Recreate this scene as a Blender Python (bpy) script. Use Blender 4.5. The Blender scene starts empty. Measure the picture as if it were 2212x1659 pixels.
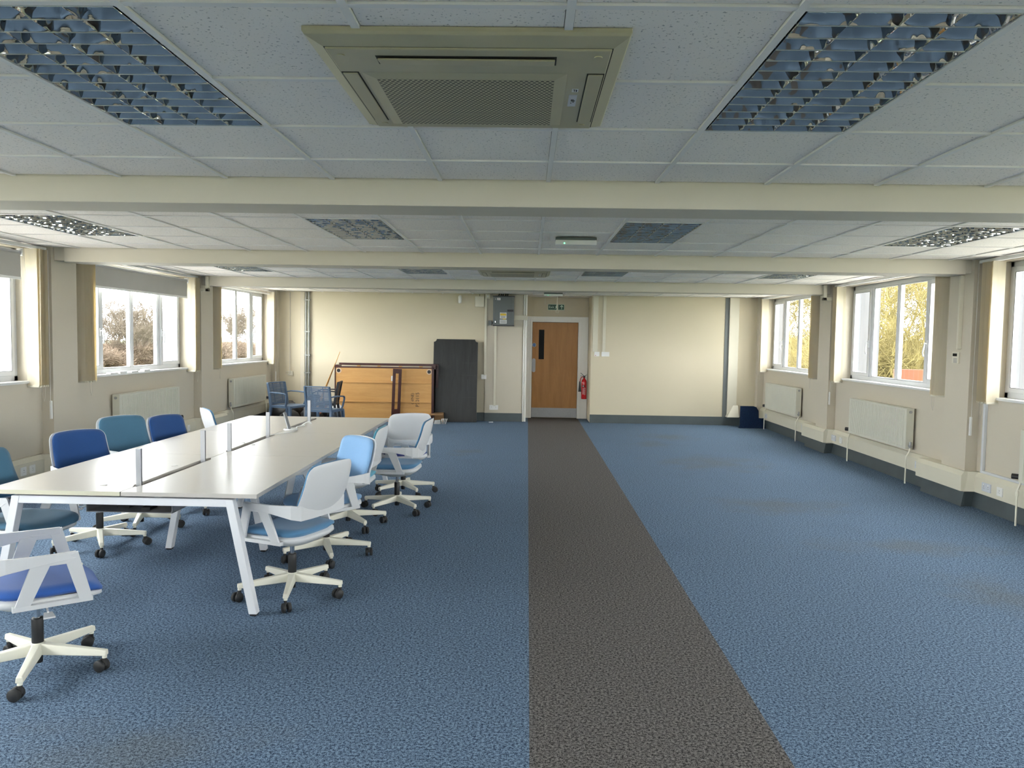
import bpy, math, random
from mathutils import Vector, Matrix
random.seed(7)
C = bpy.context.scene.collection
PI = math.pi
# ------------------------------------------------------------------ helpers
def lin(c):
    return tuple((x/255/12.92 if x/255 <= .04045 else ((x/255+.055)/1.055)**2.4) for x in c)

class MB:
    """collects shapes, then links them as ONE mesh object"""
    def __init__(s): s.v=[]; s.f=[]; s.sm=[]
    def add(s, vs, fs, smooth=False, M=None):
        n=len(s.v)
        if M is not None: vs=[tuple(M@Vector(v)) for v in vs]
        s.v+= [tuple(v) for v in vs]; s.f+=[tuple(n+i for i in f) for f in fs]; s.sm+=[smooth]*len(fs); return s
    def box(s, a, b, M=None):
        x0,x1=sorted((a[0],b[0])); y0,y1=sorted((a[1],b[1])); z0,z1=sorted((a[2],b[2]))
        vs=[(x0,y0,z0),(x1,y0,z0),(x1,y1,z0),(x0,y1,z0),(x0,y0,z1),(x1,y0,z1),(x1,y1,z1),(x0,y1,z1)]
        return s.add(vs,[(0,3,2,1),(4,5,6,7),(0,1,5,4),(1,2,6,5),(2,3,7,6),(3,0,4,7)],False,M)
    def hexa(s, lo, hi, M=None):
        """lo, hi: two quads (4 points each)"""
        return s.add(list(lo)+list(hi),[(3,2,1,0),(4,5,6,7),(0,1,5,4),(1,2,6,5),(2,3,7,6),(3,0,4,7)],False,M)
    def bar(s, p, q, w, h, up=(0,0,1), w2=None, h2=None):
        p=Vector(p); q=Vector(q); d=(q-p).normalized(); u=Vector(up)
        if abs(d.dot(u))>.98: u=Vector((0,1,0))
        r=d.cross(u).normalized(); u=r.cross(d).normalized(); w2=w if w2 is None else w2; h2=h if h2 is None else h2
        Q=lambda c,a,b:[c-r*a/2-u*b/2,c+r*a/2-u*b/2,c+r*a/2+u*b/2,c-r*a/2+u*b/2]
        return s.hexa(Q(p,w,h),Q(q,w2,h2))
    def cyl(s, p, q, r, r2=None, n=16, cap=True, smooth=True):
        p=Vector(p); q=Vector(q); r2=r if r2 is None else r2; d=(q-p).normalized()
        a=d.orthogonal().normalized(); b=d.cross(a); vs=[]
        for c,R in((p,r),(q,r2)):
            for i in range(n):
                t=2*PI*i/n; vs.append(c+(a*math.cos(t)+b*math.sin(t))*R)
        s.add(vs,[(i,(i+1)%n,n+(i+1)%n,n+i) for i in range(n)],smooth)
        if cap:
            s.add(vs[:n],[tuple(range(n))[::-1]]); s.add(vs[n:],[tuple(range(n))])
        return s
    def tube(s, pts, r, n=8, closed=False, r_end=None):
        pts=[Vector(p) for p in pts]; N=len(pts); vs=[]; a=None
        for i,p in enumerate(pts):
            if closed: d=pts[(i+1)%N]-pts[i-1]
            else: d=(pts[min(i+1,N-1)]-pts[max(i-1,0)])
            d.normalize()
            if a is None: a=d.orthogonal().normalized()
            a=(a-d*a.dot(d)).normalized(); b=d.cross(a)
            R=r if r_end is None else r+(r_end-r)*i/(N-1)
            for k in range(n):
                t=2*PI*k/n; vs.append(p+(a*math.cos(t)+b*math.sin(t))*R)
        fs=[]
        for i in range(N if closed else N-1):
            j=(i+1)%N
            for k in range(n): fs.append((i*n+k,i*n+(k+1)%n,j*n+(k+1)%n,j*n+k))
        s.add(vs,fs,True)
        if not closed:
            s.add(vs[:n],[tuple(range(n))[::-1]]); s.add(vs[-n:],[tuple(range(n))])
        return s
    def strip(s, pts, w, h, up=(0,0,1)):
        """rectangular section (w sideways, h along up) swept along pts"""
        pts=[Vector(p) for p in pts]; N=len(pts); u0=Vector(up); vs=[]
        for i,p in enumerate(pts):
            d=(pts[min(i+1,N-1)]-pts[max(i-1,0)]).normalized(); r=d.cross(u0).normalized(); u=u0
            ww=w[i] if isinstance(w,(list,tuple)) else w; hh=h[i] if isinstance(h,(list,tuple)) else h
            vs+= [p-r*ww/2-u*hh/2,p+r*ww/2-u*hh/2,p+r*ww/2+u*hh/2,p-r*ww/2+u*hh/2]
        fs=[(3,2,1,0),tuple(4*(N-1)+k for k in range(4))]
        for i in range(N-1):
            for k in range(4): fs.append((4*i+k,4*i+(k+1)%4,4*i+4+(k+1)%4,4*i+4+k))
        return s.add(vs,fs)
    def prism(s, poly, z0, z1, M=None):
        n=len(poly); vs=[(x,y,z0) for x,y in poly]+[(x,y,z1) for x,y in poly]
        return s.add(vs,[tuple(range(n))[::-1],tuple(range(n,2*n))]+[(i,(i+1)%n,n+(i+1)%n,n+i) for i in range(n)],False,M)
    def lathe(s, prof, c, n=20, M=None):
        vs=[]
        for r,z in prof:
            for k in range(n): t=2*PI*k/n; vs.append((c[0]+r*math.cos(t),c[1]+r*math.sin(t),c[2]+z))
        fs=[]
        for i in range(len(prof)-1):
            for k in range(n): fs.append((i*n+k,i*n+(k+1)%n,(i+1)*n+(k+1)%n,(i+1)*n+k))
        return s.add(vs,fs,True,M)
    def mesh(s, name, m):
        me=bpy.data.meshes.new(name); me.from_pydata(s.v,[],s.f)
        me.polygons.foreach_set('use_smooth',s.sm); me.materials.append(m); me.update(); return me
    def build(s, name, m, parent=None, bevel=0, seg=2, recalc=True):
        o=link(name,s.mesh(name,m),parent)
        if bevel:
            b=o.modifiers.new('Bevel','BEVEL'); b.width=bevel; b.segments=seg; b.limit_method='ANGLE'; b.angle_limit=math.radians(40)
        return o

def link(name, me, parent=None):
    o=bpy.data.objects.new(name,me); C.objects.link(o)
    if parent is not None: o.parent=parent
    return o
def empty(name, loc, rz=0):
    o=bpy.data.objects.new(name,None); o.empty_display_size=.1; C.objects.link(o); o.location=loc; o.rotation_euler=(0,0,rz); return o
def tag(o, label=None, cat=None, group=None, kind=None):
    if label: o['label']=label
    if cat: o['category']=cat
    if group: o['group']=group
    if kind: o['kind']=kind
    return o
def struct(o, label=None): return tag(o,label,None,None,'structure')
def kids(o): return [c for c in bpy.data.objects if c.parent==o]
def copy_tree(o, parent=None, kd=None):
    c=o.copy(); C.objects.link(c)
    if parent is not None: c.parent=parent
    for ch in kids(o): copy_tree(ch,c)
    return c

# ------------------------------------------------------------------ materials
def nodes(name):
    m=bpy.data.materials.new(name); m.use_nodes=True; nt=m.node_tree
    b=nt.nodes['Principled BSDF']; return m,nt,b
def N(nt,t,**k):
    n=nt.nodes.new(t)
    for a,v in k.items():
        if a in n.inputs: n.inputs[a].default_value=v
        else: setattr(n,a,v)
    return n
def L(nt,a,b): nt.links.new(a,b)
def mixc(nt,fac,a,b):
    n=nt.nodes.new('ShaderNodeMix'); n.data_type='RGBA'
    for i,x in ((0,fac),(6,a),(7,b)):
        if hasattr(x,'is_linked') or hasattr(x,'links'): nt.links.new(x,n.inputs[i])
        else: n.inputs[i].default_value=(*x,1) if isinstance(x,tuple) else x
    return n.outputs[2]
def mth(nt,op,a,b=None,c=None,clamp=False):
    n=nt.nodes.new('ShaderNodeMath'); n.operation=op; n.use_clamp=clamp
    for i,x in enumerate((a,b,c)):
        if x is None: continue
        if hasattr(x,'links'): nt.links.new(x,n.inputs[i])
        else: n.inputs[i].default_value=x
    return n.outputs[0]
def pmat(name,col,rough=.5,metal=0,var=.04,scale=6,bump=0,bscale=200,spec=.5,coat=0):
    m,nt,b=nodes(name); tc=N(nt,'ShaderNodeTexCoord')
    n=N(nt,'ShaderNodeTexNoise',Scale=scale,Detail=3); L(nt,tc.outputs['Object'],n.inputs['Vector'])
    dark=tuple(x*(1-2*var) for x in col); lite=tuple(min(1,x*(1+2*var)) for x in col)
    L(nt,mixc(nt,n.outputs['Fac'],dark,lite),b.inputs['Base Color'])
    b.inputs['Roughness'].default_value=rough; b.inputs['Metallic'].default_value=metal; b.inputs['Specular IOR Level'].default_value=spec
    if coat: b.inputs['Coat Weight'].default_value=coat
    if bump:
        n2=N(nt,'ShaderNodeTexNoise',Scale=bscale,Detail=2); L(nt,tc.outputs['Object'],n2.inputs['Vector'])
        bp=N(nt,'ShaderNodeBump',Strength=bump,Distance=.002); L(nt,n2.outputs['Fac'],bp.inputs['Height']); L(nt,bp.outputs['Normal'],b.inputs['Normal'])
    return m
M={}
M['wall']=pmat('cream_wall_paint',(.56,.505,.405),.6,var=.015,scale=1.2,bump=.15,bscale=60,spec=.3)
M['beam']=pmat('pale_beam_paint',(.62,.57,.47),.6,var=.01,scale=1,bump=.1,bscale=60,spec=.3)
M['white_gloss']=pmat('white_gloss_paint',(.80,.78,.72),.3,var=.01)
M['upvc']=pmat('white_upvc',(.60,.61,.62),.25,var=.005)
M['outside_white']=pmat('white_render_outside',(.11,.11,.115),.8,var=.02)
M['skirt']=pmat('grey_vinyl_skirting',(.058,.075,.080),.45,var=.12,scale=5)
M['trunk']=pmat('cream_plastic_trunking',(.64,.60,.48),.4,var=.02,scale=3)
M['rad']=pmat('radiator_enamel',(.60,.585,.49),.35,var=.01)
M['black']=pmat('black_plastic',(.012,.012,.013),.4,var=.1)
M['rubber']=pmat('black_rubber',(.02,.02,.021),.6,var=.1)
M['chrome']=pmat('chrome',(.75,.76,.78),.12,1,var=.01)
M['alu']=pmat('grey_aluminium',(.42,.43,.45),.35,.7,var=.02)
M['steel']=pmat('brushed_steel',(.36,.36,.36),.5,.8,var=.05,scale=30)
M['shell']=pmat('white_chair_plastic',(.66,.665,.675),.35,var=.01,bump=.05,bscale=400)
M['starbase']=pmat('cream_base_plastic',(.80,.775,.66),.35,var=.02)
M['desk']=pmat('white_melamine',(.53,.50,.46),.30,var=.02,scale=2.5)
M['desk_edge']=pmat('yellowed_edge_band',(.62,.60,.46),.4,var=.02)
M['frame']=pmat('white_powder_coat',(.76,.77,.80),.4,var=.01)
M['tray']=pmat('grey_cable_tray',(.22,.225,.24),.4,.4)
M['ac']=pmat('beige_unit_plastic',(.46,.42,.285),.45,var=.05,scale=4)
M['acdark']=pmat('dark_slot',(.03,.028,.022),.7)
M['cable']=pmat('white_cable',(.78,.78,.76),.4)
M['sky_blue_plastic']=pmat('slate_blue_plastic',(.085,.135,.21),.45,var=.03,bump=.08,bscale=300)
M['black_plastic_chair']=pmat('black_chair_plastic',(.018,.020,.026),.45)
M['cord']=pmat('cord',(.55,.52,.45),.7)
M['wood_floor_dark']=pmat('x',(.1,.05,.03),.4)
M['maroon']=pmat('maroon_stained_wood',(.045,.010,.008),.28,var=.2,scale=8)
M['cue']=pmat('varnished_cue_wood',(.55,.30,.09),.3,var=.1,scale=10)
M['red']=pmat('red_enamel',(.50,.010,.015),.22,var=.03)
M['green']=pmat('exit_green',(.004,.055,.025),.4)
M['ewhite']=pmat('sign_white',(.62,.80,.66),.4)
M['paper']=pmat('paper_label',(.75,.75,.74),.6)
M['yellow']=pmat('yellow_label',(.75,.50,.02),.5)
M['bluesign']=pmat('blue_sign',(.02,.07,.26),.4)
M['boxgrey']=pmat('grey_enclosure_paint',(.125,.14,.138),.42,var=.03)
M['pipe']=pmat('painted_pipe',(.75,.72,.60),.4)
M['conduit']=pmat('galvanised_conduit',(.28,.28,.26),.4,.6,var=.08,scale=12)
M['cardboard']=pmat('brown_cardboard',(.30,.17,.075),.8,var=.1)
M['blackbag']=pmat('black_sacking',(.010,.010,.011),.5,var=.2,bump=.6,bscale=25)
M['orange']=pmat('orange_rust_cable',(.42,.10,.02),.5)
M['switch']=pmat('white_switch_plastic',(.78,.77,.74),.35)
M['greyswitch']=pmat('grey_socket_plastic',(.56,.58,.62),.35)
M['lcd']=pmat('dark_lcd',(.006,.007,.007),.35,spec=.12)
M['redled']=pmat('red_neon',(.5,.02,.01),.4)
M['ink']=pmat('black_ink',(.03,.025,.02),.7)
M['rollerfab']=pmat('grey_roller_fabric',(.44,.425,.39),.85,var=.02)
M['grass']=pmat('lawn_grass',(.10,.125,.045),.9,var=.25,scale=1.5)
M['sill']=pmat('window_sill_white',(.66,.66,.64),.3)

def slat_mat():
    m=bpy.data.materials.new('cream_blind_fabric'); m.use_nodes=True; nt=m.node_tree; nt.nodes.clear()
    out=N(nt,'ShaderNodeOutputMaterial'); d=N(nt,'ShaderNodeBsdfDiffuse'); t=N(nt,'ShaderNodeBsdfTranslucent'); mx=N(nt,'ShaderNodeMixShader')
    tc=N(nt,'ShaderNodeTexCoord'); w=N(nt,'ShaderNodeTexNoise',Scale=90.,Detail=2); mp=N(nt,'ShaderNodeMapping'); mp.inputs['Scale'].default_value=(1,1,.05)
    L(nt,tc.outputs['Object'],mp.inputs[0]); L(nt,mp.outputs[0],w.inputs['Vector'])
    c=mixc(nt,w.outputs['Fac'],(.70,.67,.56),(.84,.80,.69)); L(nt,c,d.inputs['Color'])
    t.inputs['Color'].default_value=(.86,.74,.46,1); mx.inputs[0].default_value=.45
    L(nt,d.outputs[0],mx.inputs[1]); L(nt,t.outputs[0],mx.inputs[2]); L(nt,mx.outputs[0],out.inputs[0]); return m
M['slat']=slat_mat()

def glass_mat(name,tint=(.93,.96,.96)):
    m=bpy.data.materials.new(name); m.use_nodes=True; nt=m.node_tree; nt.nodes.clear()
    out=N(nt,'ShaderNodeOutputMaterial'); t=N(nt,'ShaderNodeBsdfTransparent'); g=N(nt,'ShaderNodeBsdfGlossy',Roughness=.01); mx=N(nt,'ShaderNodeMixShader'); f=N(nt,'ShaderNodeFresnel',IOR=1.45)
    t.inputs['Color'].default_value=(*tint,1); ge=N(nt,'ShaderNodeNewGeometry'); L(nt,mth(nt,'MULTIPLY',f.outputs[0],mth(nt,'SUBTRACT',1.,ge.outputs['Backfacing'])),mx.inputs[0]); L(nt,t.outputs[0],mx.inputs[1]); L(nt,g.outputs[0],mx.inputs[2]); L(nt,mx.outputs[0],out.inputs[0]); return m
M['glass']=glass_mat('window_glass')

def mirror_mat():
    m,nt,b=nodes('mirror_aluminium_louvre'); b.inputs['Base Color'].default_value=(.36,.37,.365,1); b.inputs['Metallic'].default_value=1; b.inputs['Roughness'].default_value=.04
    tc=N(nt,'ShaderNodeTexCoord'); n=N(nt,'ShaderNodeTexNoise',Scale=11.,Detail=1); L(nt,tc.outputs['Object'],n.inputs['Vector'])
    bp=N(nt,'ShaderNodeBump',Strength=1.,Distance=.026); L(nt,n.outputs['Fac'],bp.inputs['Height']); L(nt,bp.outputs['Normal'],b.inputs['Normal']); return m
M['mirror']=mirror_mat(); M['edge']=pmat('blade_edge_highlight',(.72,.76,.74),.25,.6)  # lighter metal paints the highlights along the louvre blade edges

def carpet_mat(name,strip=False,solid=None):
    m,nt,b=nodes(name); tc=N(nt,'ShaderNodeTexCoord'); P=tc.outputs['Object']
    n1=N(nt,'ShaderNodeTexNoise',Scale=80.,Detail=3,Roughness=.75); n2=N(nt,'ShaderNodeTexNoise',Scale=240.,Detail=1); n3=N(nt,'ShaderNodeTexNoise',Scale=.9,Detail=4,Roughness=.6)
    for n in (n1,n2,n3): L(nt,P,n.inputs['Vector'])
    fl=mth(nt,'ADD',mth(nt,'MULTIPLY',n1.outputs['Fac'],.65),mth(nt,'MULTIPLY',n2.outputs['Fac'],.35))
    r=N(nt,'ShaderNodeMapRange'); L(nt,fl,r.inputs[0]); r.inputs[1].default_value=.42; r.inputs[2].default_value=.60
    base=(solid or ((.016,.034,.070),(.235,.335,.465)))
    c=mixc(nt,r.outputs[0],base[0],base[1])
    if strip:
        c2=mixc(nt,r.outputs[0],(.014,.0135,.014),(.245,.228,.22))
        sx=N(nt,'ShaderNodeSeparateXYZ'); L(nt,P,sx.inputs[0]); X=sx.outputs[0]; Y=sx.outputs[1]
        # faded and soiled patches with outlines of their own
        sh=N(nt,'ShaderNodeMapRange'); L(nt,n3.outputs['Fac'],sh.inputs[0]); sh.inputs[1].default_value=.52; sh.inputs[2].default_value=.78; sh.inputs[4].default_value=.40
        c=mixc(nt,sh.outputs[0],c,mixc(nt,r.outputs[0],(.030,.052,.085),(.16,.225,.31)))
        n4=N(nt,'ShaderNodeTexNoise',Scale=2.6,Detail=5,Roughness=.65); L(nt,P,n4.inputs['Vector'])
        patch=None
        for (px,py,rx,ry) in ((2.55,10.6,.85,.75),(2.45,13.4,.5,.5),(2.6,7.9,.75,.45),(3.25,6.35,.9,.28),(2.0,12.4,.3,.5),(-1.55,3.0,.5,.3),(-.9,11.2,.25,.35),(3.2,5.1,.4,.5)):
            dx=mth(nt,'MULTIPLY',mth(nt,'SUBTRACT',X,px),1/rx); dy=mth(nt,'MULTIPLY',mth(nt,'SUBTRACT',Y,py),1/ry)
            d=mth(nt,'SQRT',mth(nt,'ADD',mth(nt,'MULTIPLY',dx,dx),mth(nt,'MULTIPLY',dy,dy)))
            d=mth(nt,'ADD',d,mth(nt,'MULTIPLY',mth(nt,'SUBTRACT',n4.outputs['Fac'],.5),2.6))
            k=mth(nt,'MULTIPLY',mth(nt,'SUBTRACT',1.1,d),1.0,clamp=True); patch=k if patch is None else mth(nt,'MAXIMUM',patch,k)
        c=mixc(nt,mth(nt,'MULTIPLY',patch,.55),c,mixc(nt,r.outputs[0],(.050,.060,.070),(.215,.240,.255)))
        inside=mth(nt,'MULTIPLY',mth(nt,'GREATER_THAN',X,.035),mth(nt,'LESS_THAN',X,1.075))
        c=mixc(nt,inside,c,c2)
        # joints of the 50 cm carpet tiles
    L(nt,c,b.inputs['Base Color']); b.inputs['Roughness'].default_value=.95; b.inputs['Specular IOR Level'].default_value=.12
    bp=N(nt,"ShaderNodeBump",Strength=.6,Distance=.004); L(nt,fl,bp.inputs['Height']); L(nt,bp.outputs['Normal'],b.inputs['Normal']); return m
M['carpet']=carpet_mat('blue_carpet_with_grey_aisle',True)
M['offcut']=carpet_mat('dark_blue_carpet',False,((.004,.010,.030),(.014,.032,.075)))

def tile_mat():
    m,nt,b=nodes('mineral_fibre_tile'); tc=N(nt,'ShaderNodeTexCoord'); P=tc.outputs['Object']
    v=N(nt,'ShaderNodeTexNoise',Scale=95.,Detail=2,Roughness=.6); w=N(nt,'ShaderNodeTexNoise',Scale=.7,Detail=3); d=N(nt,'ShaderNodeTexNoise',Scale=11.,Detail=2)
    for n in (v,w,d): L(nt,P,n.inputs['Vector'])
    r=N(nt,'ShaderNodeMapRange'); L(nt,v.outputs['Fac'],r.inputs[0]); r.inputs[1].default_value=.62; r.inputs[2].default_value=.69
    base=mixc(nt,w.outputs['Fac'],(.84,.79,.735),(.90,.85,.795))
    c=mixc(nt,mth(nt,'MULTIPLY',r.outputs[0],.7),base,(.20,.20,.20)); L(nt,c,b.inputs['Base Color']); b.inputs['Roughness'].default_value=.9; b.inputs['Specular IOR Level'].default_value=.15
    bp=N(nt,'ShaderNodeBump',Strength=.35,Distance=.002,invert=True); L(nt,r.outputs[0],bp.inputs['Height']); L(nt,bp.outputs['Normal'],b.inputs['Normal']); return m
M['tile']=tile_mat()
M['tbar']=pmat('ceiling_grid_enamel',(.80,.775,.745),.7,var=.005)

def fabric(name,col):
    m,nt,b=nodes(name); tc=N(nt,'ShaderNodeTexCoord'); n=N(nt,'ShaderNodeTexNoise',Scale=420.,Detail=2); n2=N(nt,'ShaderNodeTexNoise',Scale=5.,Detail=2)
    for q in(n,n2): L(nt,tc.outputs['Object'],q.inputs['Vector'])
    f=mth(nt,'ADD',mth(nt,'MULTIPLY',n.outputs['Fac'],.7),mth(nt,'MULTIPLY',n2.outputs['Fac'],.3))
    c=mixc(nt,f,tuple(x*.72 for x in col),tuple(min(1,x*1.3) for x in col)); L(nt,c,b.inputs['Base Color'])
    b.inputs['Roughness'].default_value=.85; b.inputs['Specular IOR Level'].default_value=.2; b.inputs['Sheen Weight'].default_value=.2
    bp=N(nt,'ShaderNodeBump',Strength=.3,Distance=.002); L(nt,n.outputs['Fac'],bp.inputs['Height']); L(nt,bp.outputs['Normal'],b.inputs['Normal']); return m
FAB={'bright':fabric('bright_blue_wool',(.040,.125,.43)),'royal':fabric('royal_blue_wool',(.022,.075,.235)),'teal':fabric('teal_blue_wool',(.068,.170,.265)),
     'light':fabric('light_blue_wool',(.095,.235,.41)),'pale':fabric('pale_blue_wool',(.20,.36,.58)),'cyan':fabric('cyan_blue_wool',(.12,.38,.52)),'navy':fabric('indigo_blue_wool',(.030,.045,.24))}

def wood_mat(name,c1,c2,sx=3.,sz=.35,rough=.4,axis='Z'):
    m,nt,b=nodes(name); tc=N(nt,'ShaderNodeTexCoord'); mp=N(nt,'ShaderNodeMapping'); mp.inputs['Scale'].default_value=(sx,sx,sz) if axis=='Z' else (sz,sx,sx)
    n=N(nt,'ShaderNodeTexNoise',Scale=4.,Detail=6,Roughness=.6,Distortion=.6); n2=N(nt,'ShaderNodeTexNoise',Scale=60.,Detail=3)
    L(nt,tc.outputs['Object'],mp.inputs[0]); L(nt,mp.outputs[0],n.inputs['Vector']); L(nt,mp.outputs[0],n2.inputs['Vector'])
    f=mth(nt,'ADD',mth(nt,'MULTIPLY',n.outputs['Fac'],.8),mth(nt,'MULTIPLY',n2.outputs['Fac'],.2))
    r=N(nt,'ShaderNodeMapRange'); L(nt,f,r.inputs[0]); r.inputs[1].default_value=.35; r.inputs[2].default_value=.65
    L(nt,mixc(nt,r.outputs[0],c1,c2),b.inputs['Base Color']); b.inputs['Roughness'].default_value=rough; return m
M['doorwood']=wood_mat('maple_veneer',(.34,.145,.026),(.42,.195,.042))
M['boardwood']=wood_mat('orange_plywood',(.50,.255,.075),(.60,.33,.11),axis='X',rough=.5)
M['slatewood']=wood_mat('black_painted_board',(.006,.007,.007),(.020,.021,.021),rough=.38)
M['bark']=pmat('grey_brown_bark',(.12,.095,.07),.9,var=.2,scale=20)
M['twig']=pmat('reddish_twigs',(.125,.088,.060),.9,var=.25,scale=3)
M['twig2']=pmat('ochre_willow_twigs',(.15,.12,.035),.9,var=.2,scale=3)
def brick_mat():
    m,nt,b=nodes('orange_brick'); tc=N(nt,'ShaderNodeTexCoord'); br=N(nt,'ShaderNodeTexBrick',Scale=4.); L(nt,tc.outputs['Object'],br.inputs[0])
    br.inputs['Color1'].default_value=(.13,.040,.014,1); br.inputs['Color2'].default_value=(.10,.030,.012,1); br.inputs['Mortar'].default_value=(.09,.06,.045,1)
    L(nt,br.outputs[0],b.inputs['Base Color']); b.inputs['Roughness'].default_value=.9; return m
M['brick']=brick_mat()
def grille_mat():
    """beige panel drilled with rows of small oval holes"""
    m,nt,b=nodes('perforated_beige_grille'); tc=N(nt,'ShaderNodeTexCoord'); s=N(nt,'ShaderNodeSeparateXYZ'); L(nt,tc.outputs['Object'],s.inputs[0])
    row=mth(nt,'MULTIPLY',s.outputs[1],1/.0148); off=mth(nt,'MULTIPLY',mth(nt,'FLOORED_MODULO',mth(nt,'FLOOR',row),2.),.5)
    u=mth(nt,'SUBTRACT',mth(nt,'FRACT',mth(nt,'ADD',mth(nt,'MULTIPLY',s.outputs[0],1/.0170),off)),.5); v=mth(nt,'SUBTRACT',mth(nt,'FRACT',row),.5)
    d=mth(nt,'SQRT',mth(nt,'ADD',mth(nt,'MULTIPLY',mth(nt,'MULTIPLY',u,1.),u),mth(nt,'MULTIPLY',v,v)))
    h=mth(nt,'LESS_THAN',d,.34)
    L(nt,mixc(nt,h,(.46,.42,.285),(.035,.030,.022)),b.inputs['Base Color']); b.inputs['Roughness'].default_value=.5
    bp=N(nt,'ShaderNodeBump',Strength=1.,Distance=.004,invert=True); L(nt,h,bp.inputs['Height']); L(nt,bp.outputs['Normal'],b.inputs['Normal']); return m
M['grille']=grille_mat()
def emis(name,c,s):
    m,nt,b=nodes(name); b.inputs['Emission Color'].default_value=(*c,1); b.inputs['Emission Strength'].default_value=s; b.inputs['Base Color'].default_value=(*c,1); return m
M['greenled']=emis('green_led',(.1,1,.35),3)

# ------------------------------------------------------------------ camera
W_,H_,f_=2212.,1659.,1676.
vx,vy,rho=1139.7,731.5,.0158
Yc=Vector(((vx-W_/2)/f_,-(vy-H_/2)/f_,-1)).normalized(); hh=Vector((math.cos(rho),-math.sin(rho),0)); Zc=hh.cross(Yc).normalized(); Xc=Yc.cross(Zc)
cam=bpy.data.cameras.new('camera'); co=bpy.data.objects.new('camera',cam); C.objects.link(co)
rot=Matrix((Xc,Yc,Zc)); co.matrix_world=Matrix.Translation((0,0,1.66))@rot.to_4x4()
cam.sensor_fit='HORIZONTAL'; cam.sensor_width=36; cam.lens=36*f_/W_; cam.clip_start=.05; cam.clip_end=500
bpy.context.scene.camera=co

# ------------------------------------------------------------------ room dimensions
XL,XR=-5.10,4.66; PL,PR=-4.98,4.54; YB,YF=15.5,-3.2; HC=2.527; PITCH=3.715
SILL,HEAD=1.135,2.492
bays=[-3,-2,-1,0,1]; OPEN=lambda k:(8.75+PITCH*k,11.55+PITCH*k-(.06 if k==1 else 0)); PIER=lambda k:(8.05+PITCH*k,8.50+PITCH*k)
# floor
fl=MB().box((XL-.3,YF-.3,-.12),(XR+.3,YB,0)).box((-.03,YB,-.12),(1.267,16.3,0)).build('floor',M['carpet']); struct(fl)
# side walls
def side_wall(name,s,X,P):
    m=MB(); t=.20; xo=X+s*t
    m.box((X,YF,-.1),(xo,YB+.3,SILL)); m.box((X,YF,HEAD),(xo,YB+.3,2.75))
    ys=[YF]
    for k in bays: ys+=list(OPEN(k))
    ys.append(YB+.3)
    for i in range(0,len(ys),2): m.box((X,ys[i],SILL),(xo,ys[i+1],HEAD))
    for k in range(-3,2): m.box((P,PIER(k)[0],0),(X,PIER(k)[1],HC+.05))
    m.box((P,15.36,0),(X,YB,HC+.05))
    return struct(m.build(name,M['wall']))
side_wall('wall_left',-1,XL,PL); side_wall('wall_right',1,XR,PR)
# back wall with door recess
m=MB(); m.box((XL,YB,-.1),(-.18,YB+.15,2.7)); m.box((1.42,YB,-.1),(XR,YB+.15,2.7))
m.box((-.18,YB,-.1),(-.03,16.45,2.7)); m.box((1.267,YB,-.1),(1.42,16.45,2.7))
m.box((-.18,16.30,2.09),(1.42,16.45,2.7)); m.box((-.18,16.30,-.1),(.0,16.45,2.09)); m.box((1.15,16.30,-.1),(1.42,16.45,2.09))
struct(m.build('wall_back',pmat('yellowed_cream_paint',(.62,.55,.405),.6,var=.015,scale=1.2,bump=.15,bscale=60,spec=.3)))
ADDED_WX=(-3.2,2.9)  # centres of two added windows behind the camera, lighting the near end
m=MB(); m.box((XL,YF-.20,-.1),(XR,YF,SILL)); m.box((XL,YF-.20,HEAD),(XR,YF,2.75)); xs=[XL]
for c in ADDED_WX: xs+=[c-1.25,c+1.25]
xs.append(XR)
for i in range(0,len(xs),2): m.box((xs[i],YF-.20,SILL),(xs[i+1],YF,HEAD))
struct(m.build('wall_front',M['wall']))
# slightly raised painted strips on the back wall
m=MB(); m.box((-.838,YB-.035,.0),(-.10,YB,HC)); struct(m.build('trim_1',M['wall'],bevel=.002),'cream boxed-out strip of wall left of the door')
m=MB(); m.box((3.905,YB-.012,.16),(3.985,YB+.0,HC)); struct(m.build('trim_2',M['boxgrey'],bevel=.002),'dark recessed joint at the right of the far wall')
m=MB(); m.box((3.985,YB-.05,.22),(4.17,YB,HC)); m.hexa([(3.96,YB-.16,.17),(4.2,YB-.16,.17),(4.2,YB,.17),(3.96,YB,.17)],[(4.1,YB-.06,.40),(4.2,YB-.06,.40),(4.2,YB,.40),(4.1,YB,.40)])
struct(m.build('trim_3',M['trunk'],bevel=.003),'wide cream duct running up the right of the far wall')
m=MB(); m.box((-4.55,YB-.03,0),(-4.46,YB,HC)); struct(m.build('trim_4',M['wall'],bevel=.003),'cream batten on the far wall by the grey conduit')
# skirtings
m=MB()
def skirt_x(m,x0,x1,y,h=.165): m.hexa([(x0,y-.035,0),(x1,y-.035,0),(x1,y,0),(x0,y,0)],[(x0,y-.012,h),(x1,y-.012,h),(x1,y,h),(x0,y,h)])
skirt_x(m,XL,-.84,YB); skirt_x(m,-.84,-.09,YB-.035); skirt_x(m,1.267,XR,YB); struct(m.build('baseboard_back',M['skirt'],bevel=.003))
def skirt_side(name,s,X,P):
    m=MB()
    def seg(x,y0,y1): m.hexa([(x,y0,0),(x-s*.040,y0,0),(x-s*.040,y1,0),(x,y1,0)],[(x,y0,.15),(x-s*.014,y0,.15),(x-s*.014,y1,.15),(x,y1,.15)])
    y=YF
    for k in range(-3,2):
        a,b=PIER(k); seg(X,y,a); seg(P,a-.03,b+.35); m.box((P,a-.012,0),(X,a,.15)); m.box((P,b+.35,0),(X,b+.36,.15)); y=b+.36
    seg(X,y,15.36); m.box((P,15.35,0),(X,15.36,.15)); return struct(m.build(name,M['skirt'],bevel=.002))
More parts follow.
